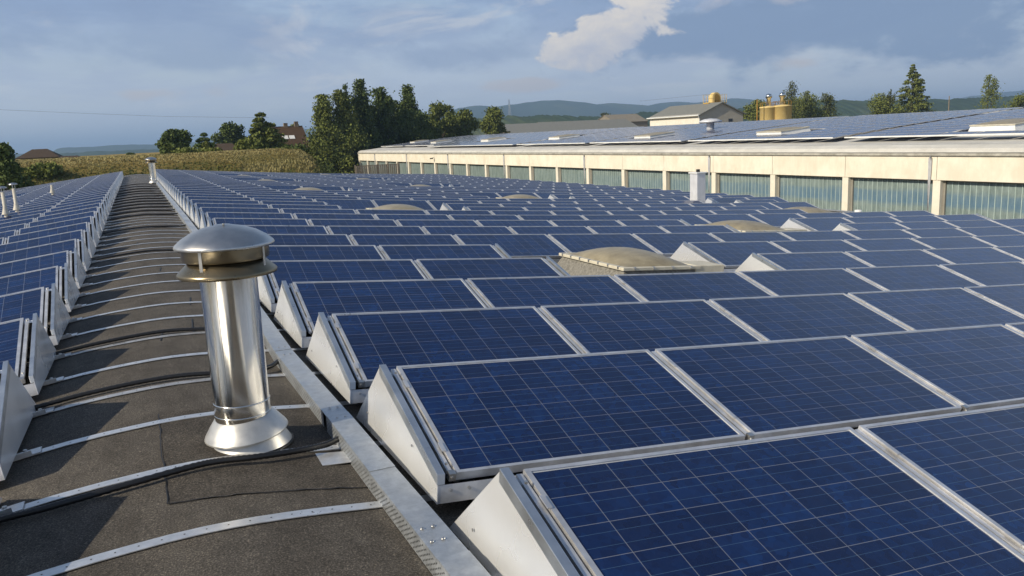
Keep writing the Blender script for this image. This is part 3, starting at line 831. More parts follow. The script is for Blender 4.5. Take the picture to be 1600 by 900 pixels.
# ------------------------------------------------------------------ production hall to the right
HX, HZ0 = 31.0, -.08
hall = empty('production_hall', (HX, 19, GZ), 'long cream hall with glazed bays and solar roof beyond our roof', 'building')
def hp(x, y, z): return (x-HX, y-19, z-GZ)
Y0, Y1 = 8.1, 126.9
bays = [23.6+5.1667*i for i in range(-3, 20)]
hprof = [(31.0, -.08), (31.12, .10), (31.5, .24), (32.2, .28), (33.0, .34), (35, .53), (37, .71), (39, .87), (41, 1.02), (43, 1.17), (45, 1.32), (48, 1.50), (51, 1.60), (54, 1.63), (58, 1.7), (64, 1.3), (72, .4), (78, -.6)]
def hallz(X):
    for (a, za), (c, zc2) in zip(hprof, hprof[1:]):
        if a <= X <= c: return za+(zc2-za)*(X-a)/(c-a)
b = MB()
for (a, za), (c, zc2) in zip(hprof, hprof[1:]):
    for i in range(12):
        ya = Y0+(Y1-Y0)*i/12; yb = Y0+(Y1-Y0)*(i+1)/12
        b.add([hp(a, ya, za), hp(c, ya, zc2), hp(c, yb, zc2), hp(a, yb, za)], [(0, 1, 2, 3)])
b.build('roof', eave_mat, hall, smooth=True)
b = MB()
for yy in (Y0+.25, Y1-.25):
    pts = [hp(31.3, yy, GZ)] + [hp(x, yy, z-.04) for x, z in hprof if x > 31.2] + [hp(78, yy, GZ)]
    b.add(pts, [tuple(range(len(pts)))])
b.add([hp(77.9, Y0+.3, GZ), hp(77.9, Y1-.3, GZ), hp(77.9, Y1-.3, -.8), hp(77.9, Y0+.3, -.8)], [(0, 1, 2, 3)])
b.add([hp(31.42, Y0+.3, GZ), hp(31.42, Y1-.3, GZ), hp(31.42, Y1-.3, -4.2), hp(31.42, Y0+.3, -4.2)], [(3, 2, 1, 0)])
b.build('wall', concrete, hall)
def hy(y): return HZ0 + .07*(y-60)/60*0
ZF0, ZF1 = -1.29, -.24
pb = [Y0]+[q for q in bays if q > Y0+1]+[Y1]
for a, c in zip(pb, pb[1:]):
    MB().box(.02, .30, a-19+.012, c-19-.012, ZF0-GZ, ZF1-GZ).build('fascia_panel', concrete, hall, bevel=.006)
b = MB(); b.box(-.07, .34, Y0-19, Y1-19, -.235-GZ, -.11-GZ); b.build('gutter', gutter_mat, hall, bevel=.03)
for q in bays + [Y1-.25]:
    MB().box(.05, .46, q-19-.19, q-19+.19, .0, ZF0-GZ-.004).build('post', post_mat, hall, bevel=.008)
for a, c in zip(pb, pb[1:]):
    ya, yb = a+.20-19, c-.20-19
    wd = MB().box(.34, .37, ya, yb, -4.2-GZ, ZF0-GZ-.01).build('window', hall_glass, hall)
    b = MB()
    b.box(.25, .33, ya, ya+.10, -4.2-GZ, ZF0-GZ-.01); b.box(.25, .33, yb-.10, yb, -4.2-GZ, ZF0-GZ-.01); b.box(.25, .33, ya+.10, yb-.10, ZF0-GZ-.07, ZF0-GZ-.011)
    b.build('frame', jamb_shade_mat, wd)
    if a < 60:
        b = MB(); nn = 16
        for i in range(1, nn): 
            yy = ya+.1+(yb-ya-.2)*i/nn; b.box(.322, .34, yy-.013, yy+.013, -4.2-GZ, ZF0-GZ-.075)
        b.build('mullion', window_lead, wd)
for i in range(7):
    q = 23.6+15.5*i + (0.30)
    b = MB(); b.tube([(-.04, q-19, -.2-GZ), (-.04, q-19, -.32-GZ), (-.05, q-19, -.5-GZ), (-.05, q-19, .2)], .075, 12)
    b.build('downpipe', pipe_mat, hall, smooth=True)
# wall lamp on the fascia
b = MB(); b.box(-.25, .02, -.05, .05, 0, .05); b.box(-.5, -.2, -.12, .12, -.12, .02)
lp = b.build('wall_lamp', dark_glass, hall); lp.location = hp(31, 83.6+7, -.7)

# the PV blocks on the hall roof: real panels laid on the slope (too many to be singles)
GLh = GL
blocks = [(9.5, 30.7), (31.5, 44.2), (45.0, 57.4), (58.2, 71.6), (72.6, 98.5), (99.5, 112), (113, 124.5)]
for bi, (ya, yb) in enumerate(blocks):
    nn = int((yb-ya)/1.68)
    xst = 33.0 if bi < 5 else 34.2
    for j in range(15):
        x = xst+j*1.03; xa, xb = x, x+.99
        if xb > 49.3: break
        za, zb = hallz(xa)+.27, hallz(xb)+.27+.03
        for i in range(nn):
            y = ya+i*(yb-ya)/nn
            skip = False
            for (sx, sy) in ((36.4, 39), (36.4, 53.2), (38, 71.2), (36.2, 24), (38, 89), (37.5, 106)):
                if abs(x+.5-sx) < 1.7 and abs(y+.8-sy) < 1.9: skip = True
            if skip: continue
            ex = Vector((xb-xa, 0, zb-za)).normalized(); ey = Vector((0, 1, 0)); ez = ex.cross(ey)
            # panel long side along Y: local x -> -Y, local y -> up the slope
            M4 = Matrix(((0, ex.x, ez.x, xa), (-1, 0, 0, y+PW), (0, ex.z, ez.z, za), (0, 0, 0, 1)))
            add_mesh(field, FR, M4, 0); add_mesh(field, GL, M4, 1)
    b = MB(); b.box(0, .05, 0, yb-ya, -.07, .0)
    o = b.build('array_edge_rail', white_cap); o.location = (xst-.06, ya, hallz(xst)+.30); tag(o, None, 'rail', 'white rails along the front of the hall roof arrays')
    o['label'] = f"white front rail of the {['nearest', 'second', 'third', 'fourth', 'fifth', 'sixth', 'farthest'][bi]} solar block on the hall roof"
fo = field.build('solar_module_field', [alu, cells]); tag(fo, 'remaining far solar panels covering the near roof and hall roof', 'solar panels', None, 'stuff')

hs = [(24, 36.2, 'tan skylight on the hall roof at the right frame edge'), (39, 36.4, 'tan skylight on the hall roof, second from the right'), (53.2, 36.4, 'tan skylight on the hall roof, third from the right'), (71.2, 38, 'tan skylight on the hall roof, fourth from the right'), (89, 38, 'tan skylight on the hall roof, fifth from the right'), (106, 37.5, 'tan skylight on the hall roof, sixth from the right'), (120, 39, 'tan skylight on the hall roof, farthest of its row')]
for (yy, xx, lab) in hs:
    sl = (hallz(xx+1)-hallz(xx-1))/2
    skylight((xx, yy, hallz(xx)+.42), (0, -math.atan(sl), 0), 2.3, 2.2, .10, lab, 'skylights on the hall roof', False, .40, True, white_cap)
tv = empty('roof_turbine', at(1110, 192, 52), 'small dark roof ventilator on the hall roof below the white gable', 'roof vent')
MB().lathe([(0, .35), (.5, .3), (.9, .15), (.9, .05), (.3, .0), (.3, -.6)], 18).build('hood', sheet_grey, tv, True)

# timber screen at the hall's far end
p = Vector((27.5, 99, -1.9)); 
fe = empty('timber_screen', at(556, 270, 64.5), 'weathered grey wooden railing at the far right roof corner', 'fence')
o0 = at(556, 270, 64.5); o1 = at(624, 270, 64.5); hgt = at(556, 258, 64.5).z-o0.z; Lx = (o1-o0).x
b = MB()
for i in range(5): b.box(Lx*i/4-.05, Lx*i/4+.05, -.05, .05, -1.5, hgt)
b.build('post', wood, fe)
b = MB()
for i in range(22): b.box(Lx*i/22+.03, Lx*(i+1)/22-.02, -.09, -.055, -.4, hgt*.88)
b.box(0, Lx, -.055, -.052, hgt*.8, hgt*.9)
b.build('slat_panel', wood, fe)

# ------------------------------------------------------------------ ground and hills
def ss(a, b_, x):
    t = max(0, min(1, (x-a)/(b_-a))); return t*t*(3-2*t)
def gh(x, y):
    # embankment across the far side, plateau with the cornfield, then the valley
    toe = 70 + .10*max(0, x+10) ; 
    m_ = ss(15, 22, x)*(1-ss(160, 200, y)) 
    up = ss(70, 92, y)*(1-m_) + ss(127, 150, y)*m_*.75
    pl = 7.25*up
    nz = noise.noise(Vector((x*.03, y*.03, 0)))*.5
    z = GZ + pl + nz*up
    z -= ss(240, 800, y)*28
    z -= ss(80, 500, x)*(8)*ss(100, 300, y)*0
    return z
def axis(lo, hi, mid0, mid1, step):
    v = []; x = mid0
    while x < mid1: v.append(x); x += step
    s_ = step; x = mid0
    while x > lo: s_ *= 1.25; x -= s_; v.insert(0, x)
    s_ = step; x = mid1
    while x < hi: v.append(x); s_ *= 1.25; x += s_
    v.append(hi); return v
gx_ = axis(-9000, 14000, -60, 90, 2.5); gy_ = axis(-3000, 15000, 60, 180, 2.0)
b = MB(); nx = len(gx_)
for y in gy_:
    for x in gx_: b.v.append(Vector((x, y, gh(x, y))))
for j in range(len(gy_)-1):
    for i in range(nx-1):
        a = j*nx+i; b.f.append([a, a+1, a+nx+1, a+nx]); b.m.append(0)
M = Mat('meadow', (.2, .17, .06), .95, 0, .1)
v = M.geo()
fl_ = M.noise(M.geo((1, .6, 2)), .12, 6, .7); f3 = M.noise(v, 1.3, 6, .7)
c_ = M.ramp(fl_, [(.35, (.060, .075, .018)), (.50, (.16, .125, .035)), (.62, (.26, .19, .065))])
c_ = M.mix(.35, c_, M.ramp(f3, [(.3, (.05, .05, .012)), (.7, (.27, .20, .075))]))
gg = M.node('ShaderNodeSeparateXYZ'); M.l.new(v, gg.inputs[0])
top = M.ramp(M.mth('MULTIPLY_ADD', gg.outputs[2], .25, .35), [(.45, 0.), (.62, 1.)])
c_ = M.mix(M.mth('MULTIPLY', top, .7), c_, (.30, .225, .085))
farm = M.ramp(M.mth('MULTIPLY', gg.outputs[1], .0005), [(.13, 0.), (.3, 1.)])
c_ = M.mix(farm, c_, (.035, .055, .022))
M.to(c_, 'Base Color')
gr_o = b.build('ground', M.m, None, smooth=True); tag(gr_o, None, None, None, 'structure')

M = Mat('forest_hills', (.03, .05, .022), .95, 0, .05)
f = M.noise(M.geo(), .004, 8, .7); f2 = M.noise(M.geo(), .05, 5, .7)
c_ = M.ramp(f, [(.35, (.022, .040, .018)), (.55, (.040, .065, .026)), (.68, (.10, .11, .045))])
c_ = M.mix(.35, c_, M.ramp(f2, [(.3, (.014, .026, .012)), (.7, (.05, .075, .035))]))
M.to(c_, 'Base Color'); forest_mat = M.m
def ridge(name, Y, pts, depth, rough, seed, jag=0., n=170):
    b = MB(); cols = []
    x0, x1 = pts[0][0], pts[-1][0]
    for i in range(n+1):
        px = x0+(x1-x0)*i/n
        for (a, ya), (c, yc) in zip(pts, pts[1:]):
            if a <= px <= c:
                t = (px-a)/(c-a); t = t*t*(3-2*t)*.6+t*.4; py = ya+(yc-ya)*t; break
        w = at(px, py, Y)
        w.z += noise.fractal(Vector((w.x*.6/depth*8, seed, 0)), .6, 2, 5)*rough + random.uniform(-jag, jag)
        cols.append(w)
    rows = [(-1.0, 0.), (-.8, .22), (-.55, .52), (-.3, .80), (-.12, .95), (0, 1.), (.4, .7), (1, 0.)]
    base = -60 if Y > 1000 else -35
    for (t, h) in rows:
        for w in cols:
            nzv = noise.fractal(Vector((w.x*3/depth, t*2.2, seed)), .7, 2, 5)*(w.z-base)*.10*(1-abs(2*h-1))
            b.v.append(Vector((w.x, w.y+t*depth, base+(w.z-base)*h+nzv)))
    m_ = n+1
    for j in range(len(rows)-1):
        for i in range(n):
            a = j*m_+i; b.f.append([a, a+1, a+m_+1, a+m_]); b.m.append(0)
    o = b.build(name, forest_mat, None, smooth=True); return tag(o, None, None, None, 'structure')
ridge('hills', 3200, [(420, 205), (560, 196), (640, 188), (690, 178), (718, 169), (745, 165), (775, 167), (795, 163), (825, 160), (850, 157), (875, 156), (900, 159), (930, 163), (960, 161), (985, 162), (1010, 165), (1035, 160), (1062, 159), (1085, 161), (1120, 158), (1150, 154), (1165, 156), (1190, 163), (1230, 166), (1300, 166), (1400, 163), (1480, 157), (1520, 150), (1550, 147), (1580, 143), (1620, 138), (1900, 130)], 750, 3, 1.3)
ridge('hills', 850, [(600, 209), (700, 190), (800, 182), (850, 180), (900, 183), (960, 181), (1010, 176), (1060, 174), (1120, 172), (1180, 170), (1240, 163), (1270, 158), (1300, 157), (1400, 158), (1500, 155), (1560, 152), (1620, 150), (1900, 140)], 170, 1.2, 4.1, 1.6, 620)
ridge('hills', 3600, [(-400, 246), (-150, 243), (0, 240), (60, 240), (84, 236), (92, 231), (110, 230), (150, 229), (180, 227), (210, 226), (240, 226), (300, 222), (325, 216), (345, 217), (420, 222), (520, 216), (640, 210)], 600, 2, 7.7)
ridge('hills', 1900, [(-400, 250), (0, 246), (80, 241), (120, 238), (160, 236), (200, 234), (250, 233), (300, 232), (380, 229), (480, 226), (600, 222)], 350, 1, 9.2, .8)

# ------------------------------------------------------------------ vegetation
def leafmat(name, a, b_, c_):
    M = Mat(name, a, .75, 0, .2)
    f = M.noise(M.geo(), .45, 4, .6); f2 = M.noise(M.geo(), 3.5, 3, .7)
    M.to(M.mix(.5, M.ramp(f, [(.3, a), (.55, b_), (.75, c_)]), M.ramp(f2, [(.3, a), (.7, c_)])), 'Base Color')
    M.b.inputs['Subsurface Weight'].default_value = 0
    return M.m
leaf_dark = leafmat('dark_leaves', (.036, .060, .016), (.080, .115, .028), (.14, .17, .045))
leaf_mid = leafmat('olive_leaves', (.060, .085, .020), (.14, .17, .036), (.24, .25, .060))
leaf_spruce = leafmat('spruce_needles', (.038, .068, .024), (.080, .125, .038), (.14, .18, .055))
leaf_yell = leafmat('pale_green_leaves', (.040, .055, .016), (.085, .100, .028), (.14, .14, .045))
bark = simple('bark', (.05, .04, .03), (.11, .09, .07), 6, .9)
def card(b, c, sz, rng, flat=0.):
    n = Vector((rng.gauss(0, 1), rng.gauss(0, 1), rng.gauss(0, 1)+flat)).normalized()
    a = n.orthogonal().normalized(); a.rotate(Matrix.Rotation(rng.uniform(0, 6.28), 3, n)); d = n.cross(a)
    o = len(b.v); s1 = sz*rng.uniform(.5, 1.1); s2 = sz*rng.uniform(.35, .8)
    b.v += [c-a*s1, c-d*s2+a*s1*.2, c+a*s1, c+d*s2-a*s1*.15]; b.f.append([o, o+1, o+2, o+3]); b.m.append(0)
def tree(name, base, h, w, kind, leaf, label, cat='tree', group=None, n=2600, sz=.30, seed=0, trunk_h=.15, dens=1.):
    rng = random.Random(seed*77+5)
    if kind == 'conifer': w *= 1.5
    n = int(n*1.9); sz *= .68
    root = empty(name, base, label, cat, group)
    tk = MB(); rt = max(.08, h*.018)
    lean = Vector((rng.uniform(-.03, .03), rng.uniform(-.03, .03), 0))*h
    top = .92 if kind in ('conifer', 'spire') else .7
    pts = [Vector((0, 0, -.8))]+[Vector((lean.x*t, lean.y*t, h*t)) for t in (.12, .3, .5, top)]
    tk.tube(pts, [rt*1.3, rt, rt*.8, rt*.55, rt*.12], 8)
    b = MB()
    if kind == 'broad':
        lobes = []
        for i in range(rng.randint(13, 18)):
            a = rng.uniform(0, 6.28); zt = rng.uniform(0, 1)**.8
            rr = w/2*(1-abs(zt*1.6-.55)**2*.55)*rng.uniform(.25, .82)
            c = Vector((math.cos(a)*rr, math.sin(a)*rr, h*(trunk_h+.12+(.92-trunk_h-.12)*zt)))
            lobes.append((c, w*rng.uniform(.16, .27)))
            s0 = Vector((lean.x*.4, lean.y*.4, h*(trunk_h+.1+.4*zt)))
            tk.tube([s0, (s0+c)/2+Vector((0, 0, .03*h)), c], [rt*.4, rt*.25, rt*.06], 5)
        for i in range(n):
            c, r = lobes[rng.randrange(len(lobes))]
            d = Vector((rng.gauss(0, 1), rng.gauss(0, 1), rng.gauss(0, 1))).normalized()*r*(rng.uniform(.45, 1.08))
            d.z *= .8
            if rng.random() < .05: d *= 1.25
            card(b, c+d, sz, rng, .3)
    elif kind == 'conifer':
        lev = int(h/.55)
        for L_ in range(lev):
            t = L_/lev; zc_ = h*(trunk_h*.6+(1-trunk_h*.6)*t); rr = w/2*(1-t)**.95*rng.uniform(.72, 1.18)+.10
            nb = max(5, int(12*(1-t)+4))
            for q in range(nb):
                a = rng.uniform(0, 6.28); r1 = rr*rng.uniform(.65, 1.1)
                tip = Vector((math.cos(a)*r1, math.sin(a)*r1, zc_-r1*.22)); st_ = Vector((0, 0, zc_+.1))
                if q < 3: tk.tube([st_, tip], [rt*.18, rt*.04], 4)
                m_ = max(3, int(n*1.5/(lev*nb)))
                for e in range(m_):
                    f = rng.uniform(.12, 1.04)**.55; c = st_.lerp(tip, f); c += Vector((rng.gauss(0, 1), rng.gauss(0, 1), rng.gauss(0, .6)))*(.05*rr+.05)*(1.3-f*.4)
                    card(b, c, sz, rng, .8)
    else:  # spire: birch / poplar shapes, several ragged leaders
        nl = 3 if w > 3 else 2
        leaders = [(Vector((rng.uniform(-.22, .22)*w, rng.uniform(-.22, .22)*w, 0)), rng.uniform(.82, 1.0)) for _ in range(nl)]; leaders[0] = (Vector((0, 0, 0)), 1.0)
        for (o_, hh) in leaders:
            tk.tube([Vector((0, 0, h*.1)), o_*.6+Vector((0, 0, h*.4)), o_+Vector((0, 0, h*hh*.95))], [rt*.5, rt*.35, rt*.06], 5)
        cl = []
        for i in range(90):
            o_, hh = leaders[i % nl]; t = rng.uniform(0, 1)**.9
            prof_w = 1.0 if t < .35 else max(.10, 1-((t-.35)/.65)**1.15*.92)
            a = rng.uniform(0, 6.28); rr = w*.44*prof_w*rng.uniform(.15, 1.0)
            c = o_*min(1, .5+t*.5)+Vector((math.cos(a)*rr, math.sin(a)*rr, h*hh*(trunk_h*.5+(1-trunk_h*.5)*t)))
            cl.append((c, w*(.09+.09*(1-t))*rng.uniform(.7, 1.4)))
        for i in range(n):
            c, r = cl[rng.randrange(len(cl))]
            d = Vector((rng.gauss(0, 1), rng.gauss(0, 1), rng.gauss(0, 1.35)))*r*.55
            p_ = c+d
            if p_.z > h*1.02: p_.z = h*rng.uniform(.9, 1.02)
            card(b, p_, sz, rng, .3)
    b.build('crown', leaf, root); tk.build('trunk', bark, root, smooth=True)
    return root
def tr(px, pyt, Y, wpx, kind, leaf, label, pyb=None, name=None, group=None, **kw):
    top = at(px, pyt, Y); z0 = gh(top.x, Y) if pyb is None else at(px, pyb, Y).z
    dep = (top-CAM).dot(w_); w = wpx*dep/FPX
    nm = name or {'broad': 'broadleaf_tree', 'conifer': 'conifer_tree', 'spire': 'birch_tree'}[kind]
    return tree(nm, (top.x, Y, z0), top.z-z0, w, kind, leaf, label, 'tree', group, seed=int(px), **kw)
tr(-8, 218, 62, 74, 'broad', leaf_dark, 'dark bushy tree cut by the left frame edge', -999 if False else None, n=4200, sz=.28, trunk_h=.0)
tr(272, 207, 108, 54, 'broad', leaf_dark, 'round dark tree standing alone right of the far flue', n=4200, sz=.34, trunk_h=-.02)
tr(318, 203, 112, 30, 'conifer', leaf_spruce, 'small dark spruce right of the round tree', n=2600, sz=.32, trunk_h=.02)
tr(361, 198, 150, 50, 'broad', leaf_dark, 'dark broadleaf crown rising behind the low house roof', n=2600, sz=.42)
tr(321, 222, 104, 13, 'broad', leaf_mid, 'very small light green tree in front of the dark spruce', n=700, sz=.25)
tr(385, 222, 100, 44, 'broad', leaf_mid, 'low olive bush left of the tall pointed conifer', n=1500, sz=.32, trunk_h=-.1, name='bush')
tr(407, 172, 112, 66, 'conifer', leaf_mid, 'tall pointed green conifer left of the red-roofed house', n=5200, sz=.36, trunk_h=.0)
tr(445, 220, 104, 14, 'conifer', leaf_mid, 'very small young conifer in front of the red-roofed house', n=600, sz=.22)
tr(462, 193, 190, 24, 'broad', leaf_mid, 'pale crown peeping over the red roof ridge', n=600, sz=.4)
tr(503, 151, 130, 76, 'spire', leaf_mid, 'bulky olive tree at the left end of the tall row', n=9000, sz=.34, trunk_h=-.05)
tr(530, 144, 131, 74, 'spire', leaf_mid, 'second olive tree of the tall row, leaning on the first', n=8000, sz=.34, trunk_h=-.05)
tr(558, 127, 134, 58, 'spire', leaf_dark, 'tallest spired tree of the row, left of centre', n=7500, sz=.34, trunk_h=-.05)
tr(538, 133, 133, 34, 'spire', leaf_dark, 'slim spire just left of the tallest tree', n=3600, sz=.3, trunk_h=-.05)
tr(594, 139, 137, 62, 'spire', leaf_dark, 'dark twin-topped tree right of the tallest spire', n=7500, sz=.34, trunk_h=-.05)
tr(637, 134, 140, 60, 'spire', leaf_dark, 'dark pointed tree at the right end of the tall row', n=7500, sz=.34, trunk_h=-.05)
tr(615, 158, 143, 60, 'broad', leaf_dark, 'dark tree filling the gap between the two tall dark trees', n=5000, sz=.36, trunk_h=-.1)
tr(578, 166, 138, 84, 'broad', leaf_dark, 'dense dark lower tree filling the foot of the tall row', n=8000, sz=.36, trunk_h=-.15)
tr(520, 180, 129, 80, 'broad', leaf_mid, 'low dense olive growth before the left trees of the row', n=6500, sz=.34, trunk_h=-.15)
tr(640, 176, 138, 76, 'broad', leaf_dark, 'dense dark tree behind the far corner of the hall', n=6000, sz=.36, trunk_h=-.15)
tr(688, 164, 150, 56, 'broad', leaf_mid, 'middle-height olive tree behind the hall roof slope', n=4600, sz=.4, trunk_h=-.05)
tr(725, 170, 154, 54, 'broad', leaf_mid, 'lower rounded tree behind the hall roof slope', n=4200, sz=.42, trunk_h=-.05)
tr(664, 174, 147, 48, 'broad', leaf_mid, 'rounded olive tree between the tall row and hall slope', n=3600, sz=.4, trunk_h=-.05)
tr(772, 170, 170, 48, 'broad', leaf_mid, 'single round tree left of the grey gabled roofs', n=3800, sz=.42, trunk_h=.0)
tr(944, 177, 420, 24, 'broad', leaf_yell, 'small pale tree just left of the tan-roofed sheds', -999 and 205, n=900, sz=.9)
G = 'trees behind the hall roof'
tr(1180, 158, 175, 40, 'broad', leaf_mid, 'leafy tree between the grey gable and the yellow silos', 205, n=2200, sz=.42)
tr(1238, 128, 165, 42, 'spire', leaf_yell, 'loose twiggy tree right above the yellow silos', 205, n=1300, sz=.34)
tr(1261, 143, 168, 36, 'spire', leaf_mid, 'loose twiggy tree second right of the silos', 205, n=1300, sz=.36)
tr(1290, 146, 175, 44, 'spire', leaf_yell, 'pale sparse tree with open crown right of the silos', 205, n=1500, sz=.38)
tr(1253, 154, 172, 66, 'broad', leaf_mid, 'low bushy tree at the foot of the twiggy trees', 205, n=3000, sz=.42)
tr(1378, 149, 150, 56, 'broad', leaf_mid, 'bushy tree left of the tall spruce on the right', 200, n=2600, sz=.36)
tr(1392, 140, 148, 22, 'spire', leaf_yell, 'slim sparse top just left of the tall spruce', 200, n=700, sz=.3)
tr(1428, 98, 150, 72, 'conifer', leaf_mid, 'tall ragged spruce standing against the sky on the right', 204, n=5200, sz=.40, trunk_h=.0)
tr(1546, 118, 150, 40, 'spire', leaf_mid, 'slim ragged birch near the right frame edge', 195, n=1500, sz=.34)
tr(1592, 150, 140, 44, 'broad', leaf_mid, 'rounded bush top at the right frame edge', 195, n=1600, sz=.34)
# hedge bushes on the embankment
for i, (px, pyt, Y, w, lf, lab) in enumerate(((292, 244, 96, 60, leaf_mid, 'green bramble clump on the bank right of the far flue'), (325, 240, 99, 40, leaf_mid, 'second bramble clump on the bank, lower right'),
        (462, 246, 92, 44, leaf_dark, 'dark scrub under the pointed conifer by the roof edge'), (515, 243, 128, 60, leaf_dark, 'dark scrub at the foot of the olive trees'), (548, 240, 131, 50, leaf_dark, 'dark scrub left of the hall corner'), (204, 241, 170, 12, leaf_dark, 'tiny bush on the horizon of the cornfield'), (70, 262, 86, 60, leaf_mid, 'green scrub on the bank beside the left tree'), (22, 266, 78, 60, leaf_dark, 'dark scrub under the left edge tree'))):
    tr(px, pyt, Y, w, 'broad', lf, lab, None, 'bush', None, n=1400, sz=.26, trunk_h=-.25)

# tall grass on the bank, too many blades to count
rng = random.Random(5); b = MB()
for i in range(90000):
    y = rng.uniform(74, 100) if rng.random() < .8 else rng.uniform(100, 150)
    x = rng.uniform(-34, 19)+ (y-80)*.1
    nzv = noise.noise(Vector((x*.16, y*.16, 3)))+.5*noise.noise(Vector((x*.5, y*.5, 8)))
    hgt_ = rng.uniform(.07, .22)*(1+.5*nzv)*(1 if y < 86 else .5)
    z = gh(x, y); a = rng.uniform(0, 3.14); w = rng.uniform(.03, .08)
    dx, dy = math.cos(a)*w, math.sin(a)*w; lx, ly = rng.uniform(-.15, .15), rng.uniform(-.15, .15)
    o = len(b.v)
    b.v += [Vector((x-dx, y-dy, z-.05)), Vector((x+dx, y+dy, z-.05)), Vector((x+dx*.3+lx, y+dy*.3+ly, z+hgt_)), Vector((x-dx*.5+lx, y-dy*.5+ly, z+hgt_*.9))]
    b.f.append([o, o+1, o+2, o+3])
    v_ = nzv*1.2 + rng.uniform(-.18, .18) + (z-.25)*.55
    b.m.append(0 if v_ > .12 else (1 if v_ > -.22 else 2))
straw = simple('straw_grass', (.27, .23, .095), (.34, .30, .135), 2, .9)
russet = simple('russet_grass', (.18, .155, .055), (.23, .20, .08), 2, .9)
weed = simple('green_weeds', (.07, .090, .022), (.12, .135, .04), 2, .9)
tg = b.build('tall_grass', [straw, russet, weed]); tag(tg, 'golden dry grass and green weeds covering the bank behind the roof', 'grass', None, 'stuff')

# ------------------------------------------------------------------ distant buildings
def house(name, px0, px1, pyb, pyeave, pyridge, Y, dep, wallm, roofm, label, hip=0., rot=0., group=None, over=.3, wins=(), chims=(), cat='house'):
    a = at(px0, pyb, Y); c = at(px1, pyb, Y); e = at((px0+px1)/2, pyeave, Y).z; r = at((px0+px1)/2, pyridge, Y+dep/2).z
    L = (c-a).length; z0 = min(a.z, c.z)-2.5
    root = empty(name, (a.x, Y, z0), label, cat, group, rz=rot)
    h = e-z0; hr = r-z0
    b = MB(); b.box(0, L, 0, dep, 0, h)
    if not hip:
        for x in (0, L-.02): b.add([(x, 0, h), (x, dep, h), (x, dep/2, hr-.1)], [(0, 1, 2)])
    b.build('wall', wallm, root)
    b = MB(); t = .12; o_ = over
    hx = hip*L
    ro = [(-o_, -o_, h-.02), (L+o_, -o_, h-.02), (L+o_, dep+o_, h-.02), (-o_, dep+o_, h-.02), (hx-(o_ if not hip else 0), dep/2, hr), (L-hx+(o_ if not hip else 0), dep/2, hr)]
    b.add(ro, [(0, 1, 5, 4), (2, 3, 4, 5), (1, 2, 5), (3, 0, 4)] if hip else [(0, 1, 5, 4), (2, 3, 4, 5)])
    rf_ = b.build('roof', roofm, root)
    so = rf_.modifiers.new('thick', 'SOLIDIFY'); so.thickness = t
    for (u, v, ww, hh) in wins:
        w = MB().box(u*L, u*L+ww, -.04, .05, v*h, v*h+hh).build('window', dark_glass, root)
    for (u, hh) in chims:
        MB().box(u*L-.3, u*L+.3, dep/2-.35, dep/2+.35, hr-1.0, hr+hh).build('chimney', house_wall, rf_)
    return root, L, h, hr
house('farm_house', 32, 88, 252, 246, 233, 150, 9, white_paint, brown_roof, 'low house with dark brown hipped roof at far left', .28, 0, None, .6)
house('farm_shed', 90, 124, 252, 249, 243.5, 146, 7, house_wall, brown_roof, 'low brown-roofed shed right of the far left house', .12, 0, None, .4)
house('low_house', 334, 374, 246, 238, 224, 128, 9, house_wall, brown_roof, 'dim house with brown roof between spruce and conifer', .1, 0, None, .4)
rt, L_, h_, hr_ = house('red_roof_house', 424, 482, 250, 232, 197, 132, 11, house_wall, red_roof, 'big house with steep red-brown roof, two chimneys and roof windows', 0, 0, None, .5, ((.2, .45, 1.2, 1.1), (.45, .45, 1.2, 1.1), (.7, .45, 1.2, 1.1)), ((.28, .5), (.62, .5), (.92, .7)))
sl_ = math.atan2(hr_-h_, 5.5)
for u in (.50, .68):
    o = MB().box(-.42, .42, 0, 1.0, 0, .12).build('roof_window', white_cap, rt); o.location = (u*L_, 2.0, h_+2.0*math.tan(sl_)+.12); o.rotation_euler = (sl_, 0, 0)
# sheds behind the hall
house('storage_shed', 800, 935, 209, 206, 191, 215, 20, tan_roof, grey_roof, 'low grey roof behind hall, left of the tan-edged roof', 0, 0, None, .3, cat='shed')
house('gabled_shed', 925, 985, 204, 200, 187, 240, 20, tan_roof, tan_roof, 'tan-edged grey shed roof behind the hall', 0, 0, None, .3, cat='shed')
rt, L_, h_, hr_ = house('solar_shed', 862, 1000, 206, 203, 187.5, 225, 18, grey_wall_gable_shade, grey_roof, 'long blue-grey roofed shed behind the hall', 0, 0, None, .3, cat='shed')
house('tan_shed', 962, 1012, 195, 190, 178, 260, 16, tan_roof, tan_roof, 'weathered tan-roofed shed left of the white gabled building', 0, 0, None, .3, cat='shed')
# the white gabled workshop
Yg = 150
g0 = at(1093, 192, Yg); g1 = at(1161, 188, Yg); gr_ = at(1129, 161, Yg); ge = at(1093, 178, Yg); ge2 = at(1161, 173, Yg)
ws = empty('gabled_workshop', (g0.x, Yg, g0.z-3), 'white workshop with grey roof and gable in painted grey shade behind the hall', 'building')
Wd = g1.x-g0.x; hE = ge.z-g0.z+3; hR = gr_.z-g0.z+3.2
